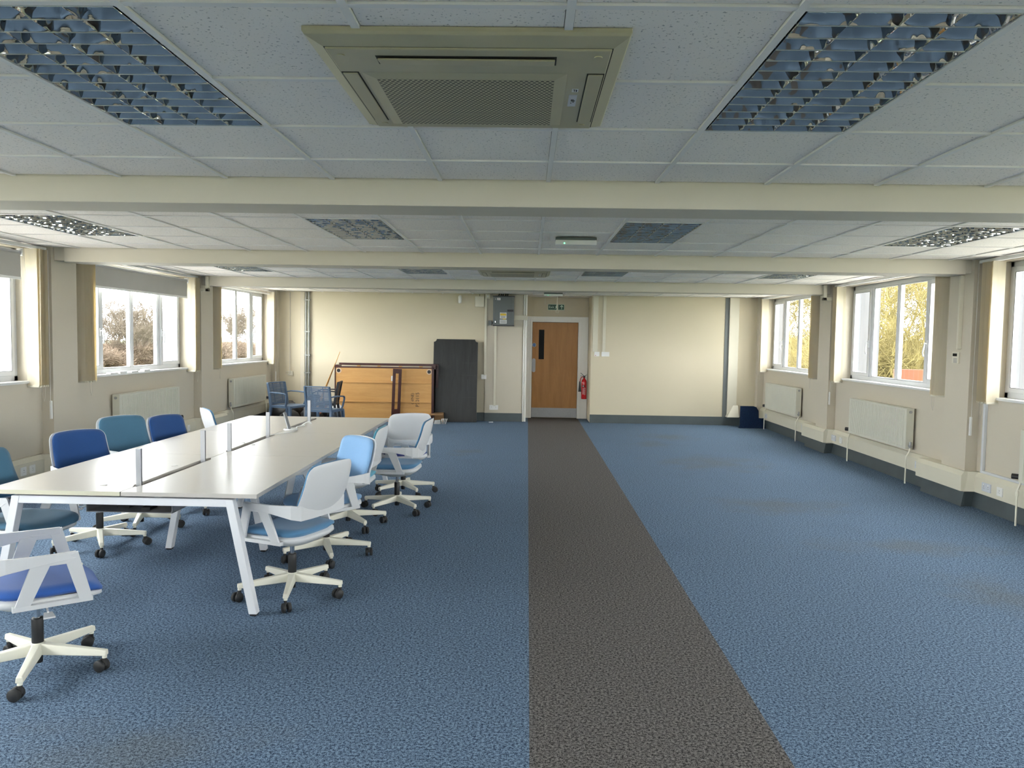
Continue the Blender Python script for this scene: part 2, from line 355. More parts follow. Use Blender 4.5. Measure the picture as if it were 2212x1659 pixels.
skirt_side('baseboard_left',-1,XL,PL); skirt_side('baseboard_right',1,XR,PR)
# dado trunking
def trunking(name,s,X,P):
    m=MB()
    def seg(x,y0,y1,d): m.add([(x,y0,.165),(x-s*d,y0,.165),(x-s*d,y0,.325),(x-s*(d-.03),y0,.37),(x,y0,.37),(x,y1,.165),(x-s*d,y1,.165),(x-s*d,y1,.325),(x-s*(d-.03),y1,.37),(x,y1,.37)],
        [(0,1,2,3,4),(9,8,7,6,5),(0,5,6,1),(1,6,7,2),(2,7,8,3),(3,8,9,4),(4,9,5,0)])
    y=YF
    for k in range(-3,2):
        a,b=PIER(k); seg(X,y,a-.05,.06); seg(P,a-.06,b+.42,.065); m.hexa([(X,a-.10,.165),(P-s*.045,a-.055,.165),(P,a,.165),(X,a,.165)],[(X,a-.10,.37),(P-s*.03,a-.05,.37),(P,a,.37),(X,a,.37)]); m.box((P-s*.0,b,.165),(X,b+.42,.37)); y=b+.42
    seg(X,y,15.36,.06); return m.build(name,M['trunk'],bevel=.003)
tag(trunking('cable_trunking',-1,XL,PL),'cream plastic cable trunking along the foot of the left wall, behind the desks','trunking')
tag(trunking('cable_trunking',1,XR,PR),'cream plastic cable trunking along the foot of the right wall','trunking')

# ceiling: bays of tiles between beams
BEAMS=[(.64,.96),(4.36,4.69),(8.08,8.40),(11.79,12.09)]
LC=[(-4.1,-3.5),(-1.7,-1.1),(.7,1.3),(3.1,3.7)]
def light_y(b): return 2.088+3.718*b
FIX=[(c,0) for c in (1,2)]+[(c,b) for b in (1,2,3) for c in range(4)]
m=MB(); g=MB(); zt=HC+.008
zones=[(YF,.64,-1)]+[(.96,4.36,0),(4.69,8.08,1),(8.40,11.79,2),(12.09,YB,3)]
for (a,b_,bi) in zones:
    y0=light_y(bi)-2.4; rows=[y0+.6*i for i in range(-6,14)]
    for j in range(-9,9):
        x0=.1+.6*j; x1=x0+.6; cx0,cx1=max(x0,XL),min(x1,XR)
        if cx1<=cx0: continue
        for ry in rows:
            c0,c1=max(ry,a),min(ry+.6,b_)
            if c1-c0<=.03 or cx1-cx0<.03: continue
            skip=any(abs(LC[c][0]-x0)<.05 and fb==bi and light_y(bi)-.05<ry+.3<light_y(bi)+1.25 for c,fb in FIX)
            if not skip: m.add([(cx0+.0138,c0+.0138,zt),(cx0+.0138,c1-.0138,zt),(cx1-.0138,c1-.0138,zt),(cx1-.0138,c0+.0138,zt)],[(0,1,2,3)])
    for j in range(-8,9):
        x=.1+.6*j
        if XL<x<XR: g.box((x-.012,a,HC-.001),(x+.012,b_,HC+.012))
    for ry in rows:
        if not a<ry<b_: continue
        cuts=[LC[c] for c,fb in FIX if fb==bi and light_y(bi)+.1<ry<light_y(bi)+1.1]; xs=[XL]+[v for q in cuts for v in (q[0]+.012,q[1]-.012)]+[XR]
        for i in range(0,len(xs),2): g.box((xs[i],ry-.012,HC),(xs[i+1],ry+.012,HC+.011))
cl=m.build('ceiling',M['tile']); struct(cl)
g.build('ceiling_grid',M['tbar'],cl)
m=MB().box((XL-.2,YF-.2,HC+.16),(XR+.2,16.5,HC+.26)); struct(m.build('trim_5',M['acdark']),'dark slab above the ceiling tiles')
m=MB().box((-.03,YB,HC),(1.267,16.3,HC+.02)); struct(m.build('trim_9',M['tile']),'ceiling over the door recess')
for i,(a,b_) in enumerate(BEAMS):
    xl,xr=(-4.86,4.47); 
    m=MB().box((xl,a,2.388),(xr,b_,HC+.14)).box((PL,a+.02,2.40),(xl,b_-.02,HC+.05)).box((xr,a+.02,2.40),(PR,b_-.02,HC+.05))
    struct(m.build('trim_%d'%(i+10),M['beam'],bevel=.004),'cream boxed beam crossing the ceiling, %s from the front'%['nearest','first in view','second in view','third in view'][i])
# top cornice rails along the window walls (dark shadow gap + white rail) come with the blinds

# ------------------------------------------------------------------ windows
def make_window(idx,s,X,k,rng=None):
    y0,y1=rng or OPEN(k); z0,z1=SILL+.012,HEAD; xf=X+s*.115; d=.065
    ctr=((y0+y1)/2); w=empty('window_%d'%idx,(0,0,0)); struct(w)
    fr=MB(); fw=.055
    A,B=xf,xf+s*d
    fr.box((A,y0,z0),(B,y0+fw,z1)).box((A,y1-fw,z0),(B,y1,z1)).box((A,y0,z0),(B,y1,z0+fw)).box((A,y0,z1-fw),(B,y1,z1))
    q=[y0+.66,(y0+y1)/2,y1-.66]
    for y in q: fr.box((A,y-.03,z0+fw),(B,y+.03,z1-fw))
    fr.build('window_frame',M['upvc'],w,bevel=.004)
    edges=[y0+fw]+q+[y1-fw]
    for i in range(4):
        a=edges[i]+(.03 if i else 0); b=edges[i+1]-(.03 if i<3 else 0)
        gx=A+s*.03
        if i in(0,3):
            sm=MB(); t=.052; A2,B2=A-s*.014,A+s*.04
            sm.box((A2,a,z0+fw),(B2,a+t,z1-fw)).box((A2,b-t,z0+fw),(B2,b,z1-fw)).box((A2,a+t,z0+fw),(B2,b-t,z0+fw+t)).box((A2,a+t,z1-fw-t),(B2,b-t,z1-fw))
            so=sm.build('sash',M['upvc'],w,bevel=.004)
            # trickle gasket line and pane
            MB().box((gx,a+t,z0+fw+t),(gx+s*.004,b-t,z1-fw-t)).build('pane',M['glass'],so)
            hm=MB(); yh=(b-t/2) if i==0 else (a+t/2); zh=1.62
            hm.box((A2-s*.012,yh-.014,zh-.01),(A2,yh+.014,zh+.09)); xs=A2-s*.035
            hm.tube([(A2,yh,zh+.05),(xs,yh,zh+.06),(xs,yh,zh+.03),(xs-s*.01,yh+(.012 if i==0 else -.012),zh-.05),(xs,yh+(.012 if i==0 else -.012),zh-.10)],.010,8)
            hm.build('window_handle',M['upvc'],so)
            gm=MB(); A3=A2-s*.0015
            gm.box((A3,a+t-.004,z0+fw+t-.004),(A3+s*.003,a+t,z1-fw-t+.004)).box((A3,b-t,z0+fw+t-.004),(A3+s*.003,b-t+.004,z1-fw-t+.004)).box((A3,a+t,z0+fw+t-.004),(A3+s*.003,b-t,z0+fw+t)).box((A3,a+t,z1-fw-t),(A3+s*.003,b-t,z1-fw-t+.004))
            gm.build('gasket',M['rubber'],so)
        else:
            bm=MB(); t=.016; A2,B2=A+s*.006,A+s*.03
            bm.box((A2,a,z0+fw),(B2,a+t,z1-fw)).box((A2,b-t,z0+fw),(B2,b,z1-fw)).box((A2,a,z0+fw),(B2,b,z0+fw+t)).box((A2,a,z1-fw-t),(B2,b,z1-fw))
            bo=bm.build('glazing_bead',M['upvc'],w,bevel=.002)
            MB().box((gx,a,z0+fw),(gx+s*.004,b,z1-fw)).build('pane',M['glass'],bo)
    MB().box((X-s*.022,y0+.0,SILL-.012),(X+s*.19,y1,SILL+.014)).build('window_sill',M['sill'],w,bevel=.004)
    return w
idx=1
for k in bays:
    for s,X in((-1,XL),(1,XR)):
        make_window(idx,s,X,k); idx+=1
for c in ADDED_WX:  # unseen windows, added to bring daylight in from behind the camera
    w=make_window(idx,-1,0,0,(-1.25,1.25)); w.location=(c,YF,0); w.rotation_euler=(0,0,PI/2); idx+=1
# outside piers
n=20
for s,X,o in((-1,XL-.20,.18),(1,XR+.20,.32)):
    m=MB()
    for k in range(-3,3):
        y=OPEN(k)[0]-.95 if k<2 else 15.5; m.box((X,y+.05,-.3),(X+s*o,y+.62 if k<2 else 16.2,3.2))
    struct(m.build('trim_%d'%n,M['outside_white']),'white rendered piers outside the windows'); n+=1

# ------------------------------------------------------------------ vertical blinds
slat_me=None
def slat_mesh():
    m=MB(); z1=HC-.035; z0=1.10; W=.127; nx=6; vs=[]; fs=[]
    for side in(0,1):
        for j in range(2):
            for i in range(nx+1):
                u=-1+2*i/nx; vs.append((u*W/2,(.006*(1-u*u))+side*.0008,[z0,z1][j]))
    n=nx+1
    for side in(0,1):
        o=side*2*n
        for i in range(nx):
            f=(o+i,o+i+1,o+n+i+1,o+n+i); fs.append(f if side==0 else f[::-1])
    m.add(vs,fs,True); return m.mesh('slat',M['slat'])
slat_me=slat_mesh()
wm=MB(); wm.box((-.06,-.003,1.085),(.06,.005,1.102)); weight_me=wm.mesh('bottom_weight',M['trunk'])
def blind(s,P,k,near,far,label,wand=None,jit=5):
    """near / far: lists (y_start, count, pitch, angle_deg, x offset)"""
    xc=P-s*.0+s*.045; y0,y1=OPEN(k); y0-=.22; y1+=.18
    if k==1: y1=15.34
    b=empty('vertical_blind',(xc,y0,HC)); tag(b,label,'window blind','vertical blinds at the side windows')
    MB().box((-.022,0,-.036),(.022,y1-y0,-.004)).build('headrail',M['switch'],b,bevel=.003)
    for (ys,cnt,p,ang,xo) in near+far:
        for i in range(cnt):
            y=ys+i*p-y0
            sl=link('slat',slat_me,b); a=math.radians(ang+random.uniform(-jit,jit)); sl.location=(xo+random.uniform(-.004,.004),y,-HC); sl.rotation_euler=(random.uniform(-.004,.004),random.uniform(-.006,.006),a)
            w=link('bottom_weight',weight_me,sl)
        m=MB(); yy=ys-y0+cnt*p*.5
        m.tube([(xo-s*.05,yy-.03,-HC+1.09),(xo-s*.052,yy-.02,-HC+.97),(xo-s*.05,yy,-HC+.93),(xo-s*.052,yy+.02,-HC+.98),(xo-s*.05,yy+.03,-HC+1.09)],.0016,5); m.build('ball_chain',M['cord'],b)
    if wand is not None:
        m=MB(); m.tube([(-s*.03,wand-y0,-.03),(-s*.032,wand-y0,-HC+.92)],.0022,6); m.box((-s*.045,wand-y0-.010,-HC+.74),(-s*.027,wand-y0+.010,-HC+.93)); m.build('pull_cord',M['switch'],b)
    return b
blind(-1,PL,0,[(8.64,10,.022,4,0)],[(11.52,9,.020,0,.0)],'cream vertical blind drawn open at the left window with the long grey roller blind')
blind(-1,PL,1,[(12.40,7,.020,4,0)],[(15.10,6,.018,0,.0)],'cream vertical blind drawn open at the far left window',wand=15.30)
blind(-1,PL,-1,[],[(7.80,8,.020,0,.0)],'cream vertical blind bunched at the nearest left window, before the first pier',wand=8.02)
blind(1,PR,0,[(8.66,7,.020,-35,-.0)],[(11.52,7,.022,0,.0)],'cream vertical blind at the right window with yellow twisted slats at its near end',wand=11.72,jit=16)
blind(1,PR,1,[(12.42,9,.02,3,0)],[(15.12,5,.02,0,.0)],'cream vertical blind drawn open at the far right window')
blind(1,PR,-1,[],[(7.74,9,.022,0,.015)],'cream vertical blind bunched at the nearest right window, beside the wall controller pier',wand=8.00)
# roller blinds on the left
def roller(k,y0,y1,drop,label):
    x=XL+.045; r=empty('roller_blind',(x,y0,2.43)); tag(r,label,'roller blind','grey roller blinds on the left windows')
    L_=y1-y0
    MB().cyl((0,0,0),(0,L_,0),.024,n=18).build('roller_tube',M['alu'],r)
    MB().box((.018,.02,-drop),(.022,L_-.02,.0)).build('blind_fabric',M['rollerfab'],r)
    MB().box((.014,.02,-drop-.02),(.026,L_-.02,-drop+.006)).build('bottom_bar',M['switch'],r,bevel=.003)
    for y in(-.012,L_): MB().box((-.03,y,-.03),(.03,y+.012,.045)).build('bracket',M['switch'],r,bevel=.002)
    m=MB(); y=L_+.02; m.tube([(.0,y,.02),(.02,y,-.4),(.02,y+.01,-.80),(.02,y+.05,-.86),(.02,y+.09,-.80),(.01,y+.03,.02)],.002,5); m.build('bead_chain',M['cord'],r)
roller(0,8.86,11.43,.235,'long grey roller blind pulled part way down, on the left window beside the first pier')
roller(-1,5.12,7.66,.245,'grey roller blind cut by the left edge of the photo')
MB_=MB(); MB_.cyl((0,0,0),(0,2.5,0),.016,n=12)
rt=empty('roller_blind',(XL+.045,12.75,2.45)); tag(rt,'bare roller tube with bead chain over the far left window','roller blind'); MB_.build('roller_tube',M['switch'],rt)
MB().box((-.03,2.5,-.03),(.03,2.52,.04)).build('bracket',M['switch'],rt); MB().tube([(.01,2.53,0),(.02,2.53,-.5),(.02,2.55,-.62),(.02,2.58,-.5),(.01,2.55,0)],.002,5).build('bead_chain',M['cord'],rt)

# ------------------------------------------------------------------ radiators
def radiator(s,X,ya,yb,label,valve_near=True):
    z0,z1=.41,.90; L_=yb-ya; xf=X-s*.115; r=empty('radiator',(X,ya,z0)); tag(r,label,'radiator','cream panel radiators below the side windows')
    fx=-s*.115; H=z1-z0
    # fluted front panel
    m=MB(); n=int(L_/.040); vs=[]; fs=[]; zz=[.02,.035,H-.035,H-.02]
    prof=[]
    a,b=.05,L_-.05; prof.append((.004,0)); prof.append((a,0))
    for i in range(n):
        y=a+(b-a)*i/n; w=(b-a)/n; prof+=[(y+w*.30,0),(y+w*.42,1),(y+w*.72,1),(y+w*.84,0)]
    prof+=[(b,0),(L_-.004,0)]
    for z,amp in zip(zz,(0,1,1,0)):
        for (y,d) in prof: vs.append((fx+s*.0085*d*amp,y,z))
    P=len(prof)
    for j in range(3):
        for i in range(P-1): fs.append((j*P+i,j*P+i+1,(j+1)*P+i+1,(j+1)*P+i))
    m.add(vs,fs); m.box((fx+s*.0095,.004,.0),(fx+s*.012,L_-.004,H-.004)); m.box((fx,.004,0),(fx+s*.01,L_-.004,.02)).box((fx,.004,H-.02),(fx+s*.01,L_-.004,H-.004))
    m.build('front_panel',M['rad'],r)
    m=MB(); m.box((fx+s*.075,.01,0),(fx+s*.085,L_-.01,H-.01)); m.build('rear_panel',M['rad'],r)
    m=MB(); m.box((fx-s*.001,-.002,H-.012),(fx+s*.09,L_+.002,H-.004))
    for i in range(int(L_/.05)): m.box((fx+s*.02,.03+i*.05,H-.004),(fx+s*.07,.06+i*.05,H))
    m.build('top_grille',M['rad'],r,bevel=.002)
    for y in(-.003,L_-.009): MB().box((fx-s*.001,y,0),(fx+s*.09,y+.012,H-.004)).build('side_panel',M['rad'],r,bevel=.003)
    for y in(-.014,): MB().cyl((fx+s*.045,y,H-.045),(fx+s*.045,y+.02,H-.045),.017,n=14).build('vent_plug',M['steel'],r)
    yv=-.03; m=MB().cyl((fx+s*.045,-.005,.04),(fx+s*.045,yv-.02,.04),.016,n=12).cyl((fx+s*.045,yv,.015),(fx+s*.045,yv,.09),.014,n=12); m.build('valve',M['steel'],r)
    yw=L_+.03; m=MB().cyl((fx+s*.045,L_,.04),(fx+s*.045,yw+.03,.04),.016,n=12).cyl((fx+s*.04,yw+.03,.04),(fx-s*.0,yw+.07,.04),.026,n=14); m.build('thermostatic_valve',M['black'],r)
    m=MB(); m.tube([(fx+s*.045,yv,.02),(fx+s*.03,yv,-.03),(fx-s*.0,yv,-.08),(fx-s*.0,yv,-z0)],.0085,10); m.build('pipe',M['pipe'],r)
    m=MB(); m.tube([(fx+s*.045,yw,.04),(fx+s*.03,yw-.01,-.02),(fx-s*.0,yw-.02,-.08),(fx-s*.0,yw-.02,-z0)],.0085,10); m.cyl((fx,yw-.02,-.13),(fx,yw-.02,-.09),.014,n=12); m.build('pipe',M['pipe'],r)
    return r
radiator(1,XR,9.33,10.98,'cream radiator on the right wall below the window with the twisted slats')
radiator(1,XR,13.15,14.85,'cream radiator on the right wall below the far right window')
radiator(1,XR,5.55,7.18,'cream radiator cut by the right edge of the photo, right of the near pier')
radiator(-1,XL,9.38,11.02,'cream radiator on the left wall behind the teal-backed office chair')
radiator(-1,XL,13.08,14.72,'cream radiator on the far left, beside the blue plastic garden chair')

# ------------------------------------------------------------------ sockets on trunking
def socket(x,y,z,s,w,h,label,mat,double=True,axis='x',sw=True,grp=None,holes=True):
    o=empty('socket' if holes else 'light_switch',(x,y,z)); tag(o,label,'socket' if holes else 'switch',grp)
    def bx(m,u0,u1,v0,v1,d0,d1):
        if axis=='x': m.box((-s*d0,u0,v0),(-s*d1,u1,v1))
        else: m.box((u0,-d0,v0),(u1,-d1,v1))
    m=MB(); bx(m,-w/2,w/2,-h/2,h/2,-.0005,.012); m.build('face_plate',mat,o,bevel=.003)
    if holes:
        m=MB()
        for c in ((-w/4,w/4) if double else (0,)):
            bx(m,c-.003,c+.003,.006,.016,.0121,.0128); bx(m,c-.012,c-.006,-.012,-.008,.0121,.0128); bx(m,c+.006,c+.012,-.012,-.008,.0121,.0128)
        m.build('pin_holes',M['ink'],o)
    if sw:
        m=MB()
        for c in ((-w/4,w/4) if double else (0,)): bx(m,c-.006,c+.006,h/2-.028,h/2-.010,.012,.016)
        m.build('rocker',M['switch'],o,bevel=.001)
    return o
XT=XR-.06; g_='sockets on the wall trunking'
for y,gz,lab in ((14.93,1,'grey socket on the right trunking next to the dark carpet offcut'),(12.90,1,'grey socket on the right trunking, last before the far pier'),(11.62,1,'grey double socket on the right trunking just past the far pier'),(11.35,0,'white data outlet beside the grey socket, past the far pier'),
            (9.10,1,'grey double socket on the right trunking, left of the near pier'),(8.93,0,'white data outlet left of the near pier on the right trunking'),(7.75,1,'grey double socket on the right trunking, right of the near pier'),(7.53,0,'white data outlet on the right trunking, right of the near pier')):
    socket(XT,y,.25,1,.146 if gz else .086,.086,lab,M['greyswitch'] if gz else M['switch'],double=bool(gz),grp=g_)
XTL=XL+.06
for y,lab in ((7.62,'left of the two white outlets showing between the near office chairs'),(7.76,'right of the two white outlets showing between the near office chairs'),(11.25,'left of two white outlets on the left trunking behind the fourth chair'),(11.42,'right of two white outlets on the left trunking behind the fourth chair'),(12.85,'white outlet on the left trunking beside the white-backed chair')):
    socket(XTL,y,.25,-1,.086,.086,lab,M['switch'],double=False,grp=g_)
socket(XTL,12.65,.25,-1,.146,.086,'grey double socket on the left trunking beside the white-backed chair',M['greyswitch'],grp=g_)
socket(XTL,11.08,.25,-1,.146,.086,'grey double socket on the left trunking below the radiator',M['greyswitch'],grp=g_)
# ------------------------------------------------------------------ ceiling lights
def fixture_proto():
    W,Lh=.576,1.176; o=empty('ceiling_light',(0,0,0))
    m=MB(); t=.003; H=.10
    m.box((-W/2,-Lh/2,0),(-W/2+t,Lh/2,H)).box((W/2-t,-Lh/2,0),(W/2,Lh/2,H)).box((-W/2,-Lh/2,0),(W/2,-Lh/2+t,H)).box((-W/2,Lh/2-t,0),(W/2,Lh/2,H)).box((-W/2,-Lh/2,H),(W/2,Lh/2,H+.004))
    m.build('housing',M['tbar'],o)
    # mirror troughs: four lanes running lengthwise, V partitions with curved flanks
    m=MB(); lw=(W-.02)/4; x0=-W/2+.01; zt=.052
    def flank(m,xb,sgn,ya,yb):
        pr=[(0,0),(.005,.010),(.014,.023),(.028,.036),(.046,.048)]; vs=[]
        for (dx,z) in pr: vs+= [(xb+sgn*(.0012+dx),ya,z),(xb+sgn*(.0012+dx),yb,z)]
        fs=[(2*i,2*i+1,2*i+3,2*i+2) for i in range(len(pr)-1)]; m.add(vs,fs,True)
    for i in range(5):
        xb=x0+i*lw
        if i>0: flank(m,xb,-1,-Lh/2+.004,Lh/2-.004)
        if i<4: flank(m,xb,1,-Lh/2+.004,Lh/2-.004)
        m.box((xb-.0012,-Lh/2+.004,-.001),(xb+.0012,Lh/2-.004,.002))
    m.build('lane_reflector',M['mirror'],o)
    m=MB(); me_=MB(); nb=13; p=(Lh-.01)/nb
    for i in range(nb+1):
        y=-Lh/2+.005+i*p; 
        for (sg) in(-1,1):
            if (i==0 and sg<0) or (i==nb and sg>0): continue
            pr=[(0,0),(.004,.010),(.011,.022),(.022,.034)]
            # the cross blade is scooped: lower in mid lane
            for ln in range(4):
                xa=x0+ln*lw; vs=[]; K=6
                for (dy,z) in pr:
                    for q in range(K+1):
                        u=q/K; sc=1-.28*math.sin(PI*u); vs.append((xa+lw*u,y+sg*(.0008+dy),z*sc))
                fs=[(r*(K+1)+q,r*(K+1)+q+1,(r+1)*(K+1)+q+1,(r+1)*(K+1)+q) for r in range(3) for q in range(K)]
                m.add(vs,fs,True)
        me_.box((x0,y-.0012,-.002),(x0+4*lw,y+.0012,.001))
    m.build('louvre_blades',M['mirror'],o); me_.build('blade_highlights',M['edge'],o)
    for i in range(4):
        xb=x0+(i+.5)*lw; MB().cyl((xb,-Lh/2+.02,.076),(xb,Lh/2-.02,.076),.013,n=12).build('fluorescent_tube',M['cable'],o)
    return o
lp=fixture_proto()
pos_txt={0:'nearest bay',1:'second bay',2:'third bay',3:'far bay'}
col_txt={0:'leftmost',1:'inner left',2:'inner right',3:'rightmost'}
first=True
for (c,b) in FIX:
    o=lp if first else copy_tree(lp); first=False
    o.location=((LC[c][0]+LC[c][1])/2,light_y(b)+.6,HC+.001)
    if b==0: lab='large mirror-louvred light panel at the top %s of the photo'%('left' if c==1 else 'right')
    else: lab='%s mirror-louvred light panel in the %s of the ceiling'%(col_txt[c],pos_txt[b])
    tag(o,lab,'ceiling light','recessed mirror-louvre light panels')

# ------------------------------------------------------------------ air conditioning cassettes
def cassette(x0,y0,label):
    W,D=.935,.935; o=empty('air_conditioner',(x0+W/2,y0+D/2,HC)); tag(o,label,'air conditioner','ceiling cassette air conditioners')
    hw,hd=W/2,D/2; m=MB(); zb=-.028; i1,i2=.045,.062
    out=[(-hw,-hd),(hw,-hd),(hw,hd),(-hw,hd)]; inn=[(-hw+i1,-hd+i2),(hw-i1,-hd+i2),(hw-i1,hd-i2*.6),(-hw+i1,hd-i2*.6)]
    vs=[(x,y,.006) for x,y in out]+[(x,y,-.006) for x,y in out]+[(x*.988,y*.988,-.015) for x,y in out]+[(x,y,zb) for x,y in inn]
    fs=[]
    for r in range(3):
        for k in range(4): fs.append((4*r+k,4*r+(k+1)%4,4*r+4+(k+1)%4,4*r+4+k))
    m.add(vs,fs); m.build('rim',M['ac'],o,bevel=.002)
    z=zb-.006
    MB().box((-hw+i1+.004,-hd+i2+.004,z),(hw-i1-.004,hd-i2*.6-.004,zb+.01)).build('panel',M['ac'],o,bevel=.004)
    MB().box((-hw+i1,-hd+i2,zb+.0005),(hw-i1,hd-i2*.6,zb+.002)).build('shadow_gap',M['acdark'],o)
    gc=(-.026,.095); gx,gy=.285,.262; e=.04; fr=[(-gx-e,-gy-e),(gx+e,-gy-e),(gx+e,gy+e*.6),(-gx-e,gy+e*.6)]; g2=[(-gx,-gy),(gx,-gy),(gx,gy),(-gx,gy)]
    g=lambda p,dz:(p[0]+gc[0],p[1]+gc[1],z-.0005-dz)
    MB().add([g(p,0) for p in fr]+[g(p,.007) for p in g2],[(0,1,5,4),(1,2,6,5),(2,3,7,6),(3,0,4,7)]).build('grille_surround',M['ac'],o)
    MB().add([g(p,.007) for p in g2],[(0,1,2,3)]).build('intake_grille',M['grille'],o)
    for (cx_,cy_,w,d) in ((-.01,-hd+.150,.54,.070),(-hw+.080,.06,.055,.54),(hw-.080,.06,.055,.54)):
        MB().box((cx_-w/2,cy_-d/2,z-.001),(cx_+w/2,cy_+d/2,z+.003)).build('air_slot',M['acdark'],o)
        m=MB()
        if w>d: m.hexa([(cx_-w/2+.005,cy_-d/2+.009,z-.010),(cx_+w/2-.005,cy_-d/2+.009,z-.010),(cx_+w/2-.005,cy_+d/2-.002,z-.004),(cx_-w/2+.005,cy_+d/2-.002,z-.004)],[(cx_-w/2+.005,cy_-d/2+.009,z-.004),(cx_+w/2-.005,cy_-d/2+.009,z-.004),(cx_+w/2-.005,cy_+d/2-.002,z-.0005),(cx_-w/2+.005,cy_+d/2-.002,z-.0005)])
        else: m.box((cx_-w/2+.004,cy_-d/2+.004,z-.005),(cx_+w/2-.004,cy_+d/2-.004,z-.001))
        m.build('air_flap',M['ac'],o,bevel=.002)
    for sx in(-1,1):
        for sy in(-1,1): MB().cyl((sx*(hw-.085),sy*(hd-.105)+.01,z-.003),(sx*(hw-.085),sy*(hd-.105)+.01,z+.002),.012,n=16).build('screw_cap',M['ac'],o)
    MB().box((.315,.00,z-.0015),(.343,.13,z-.0003)).build('status_label',M['greyswitch'],o)
    MB().box((.322,-.062,z-.0015),(.343,-.030,z-.0003)).build('maker_label',M['paper'],o)
    m=MB(); m.box((.326,-.058,z-.0022),(.334,-.054,z-.0015)).box((.329,-.058,z-.0022),(.331,-.036,z-.0015)).box((.335,-.058,z-.0022),(.339,-.036,z-.0015)); m.build('printed_mark',M['ink'],o)
    m=MB(); m.box((.324,.050,z-.0022),(.334,.056,z-.0015)).box((.324,.060,z-.0022),(.338,.068,z-.0015)).box((.330,.074,z-.0022),(.336,.080,z-.0015)).box((.324,.086,z-.0022),(.327,.094,z-.0015)); m.build('indicator_marks',M['ink'],o)
    return o
cassette(-.655,2.235,'large beige cassette air conditioner in the ceiling at the top of the photo')
cassette(-.655,9.72,'beige cassette air conditioner far down the ceiling, past the second beam')
# emergency lights
def emlight(x,y,label):
    o=empty('emergency_light',(x,y,HC)); tag(o,label,'emergency light','emergency light boxes on the ceiling')
    MB().box((-.175,-.05,-.022),(.175,.05,0)).build('gear_tray',M['boxgrey'],o,bevel=.003)
    MB().box((-.175,-.045,-.062),(.175,.045,-.02)).build('diffuser',M['switch'],o,bevel=.006)
    MB().cyl((-.10,-.047,-.05),(-.10,-.043,-.05),.005,n=10).build('indicator',M['greenled'],o)
emlight(.40,6.72,'slim white emergency light with a green indicator, on the ceiling past the first beam')
emlight(.47,14.7,'slim white emergency light above the door recess')

# ------------------------------------------------------------------ text helper
FONT=None
def text(body,size,mat,name,parent,loc,rot=(PI/2,0,0),ext=.0006,align='CENTER'):
    cu=bpy.data.curves.new(name,'FONT'); cu.body=body; cu.size=size; cu.extrude=ext; cu.align_x=align; cu.align_y='CENTER'
    t=bpy.data.objects.new(name,cu); C.objects.link(t); dg=bpy.context.evaluated_depsgraph_get(); me=bpy.data.meshes.new_from_object(t.evaluated_get(dg)); bpy.data.objects.remove(t)
    me.materials.clear(); me.materials.append(mat); o=link(name,me,parent); o.location=loc; o.rotation_euler=rot; return o

# ------------------------------------------------------------------ door and recess
DY=16.26
d=empty('door_1',(0,0,0)); struct(d)
m=MB(); a0,a1,z1=.035,1.125,2.095
m.box((a0-.055,DY-.024,0),(.097,DY+.035,z1+.03)).box((1.055,DY-.024,0),(1.262,DY+.035,z1+.03)).box((.097,DY-.024,2.01),(1.055,DY+.035,z1+.03))
m.box((a0+.02,DY-.034,0),(.075,DY-.024,2.05)).box((1.077,DY-.034,0),(1.12,DY-.024,2.05)).box((a0+.02,DY-.034,2.05),(1.12,DY-.024,2.085))
m.build('door_frame',M['white_gloss'],d,bevel=.003)
m=MB(); vx0,vx1,vz0,vz1=.232,.352,1.23,1.855; y0,y1=DY,DY+.044; X0,X1=.102,1.050
m.box((X0,y0,.012),(vx0,y1,2.003)).box((vx1,y0,.012),(X1,y1,2.003)).box((vx0,y0,.012),(vx1,y1,vz0)).box((vx0,y0,vz1),(vx1,y1,2.003))
lf=m.build('door_leaf',M['doorwood'],d)
m=MB(); b=.010; m.box((vx0-b,y0-.006,vz0-b),(vx0+.004,y0+.002,vz1+b)).box((vx1-.004,y0-.006,vz0-b),(vx1+b,y0+.002,vz1+b)).box((vx0,y0-.006,vz0-b),(vx1,y0+.002,vz0+.004)).box((vx0,y0-.006,vz1-.004),(vx1,y0+.002,vz1+b)); m.build('glazing_bead',M['doorwood'],lf)
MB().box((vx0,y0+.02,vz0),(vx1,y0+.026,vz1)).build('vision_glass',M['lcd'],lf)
m=MB(); px,pz0,pz1=.138,.96,1.25
pts=[(px+.036*math.cos(t),pz1-.036+.036*math.sin(t)) for t in [PI*i/8 for i in range(9)]]+[(px+.036*math.cos(t),pz0+.036+.036*math.sin(t)) for t in [PI+PI*i/8 for i in range(9)]]
m.prism([(x,z) for x,z in pts],0,.002,Matrix(((1,0,0,0),(0,0,-1,y0),(0,1,0,0),(0,0,0,1)))); m.build('push_plate',M['steel'],lf)
MB().box((X0,y0-.002,.014),(X1,y0,.215)).build('kick_plate',M['steel'],lf)
MB().cyl((.140,y0,1.53),(.140,y0-.0015,1.53),.040,n=28).build('sign_border',M['ewhite'],lf); MB().cyl((.140,y0-.0014,1.53),(.140,y0-.0025,1.53),.036,n=28).build('fire_door_sign',M['bluesign'],lf)
text('Fire door\nkeep shut',.015,M['ewhite'],'sign_text',lf,(.140,y0-.003,1.53))
# dark corridor behind the vision panel is closed by the wall
m=MB().box((-.2,16.46,-.1),(1.5,16.52,2.7)); struct(m.build('wall_corridor',M['acdark']))
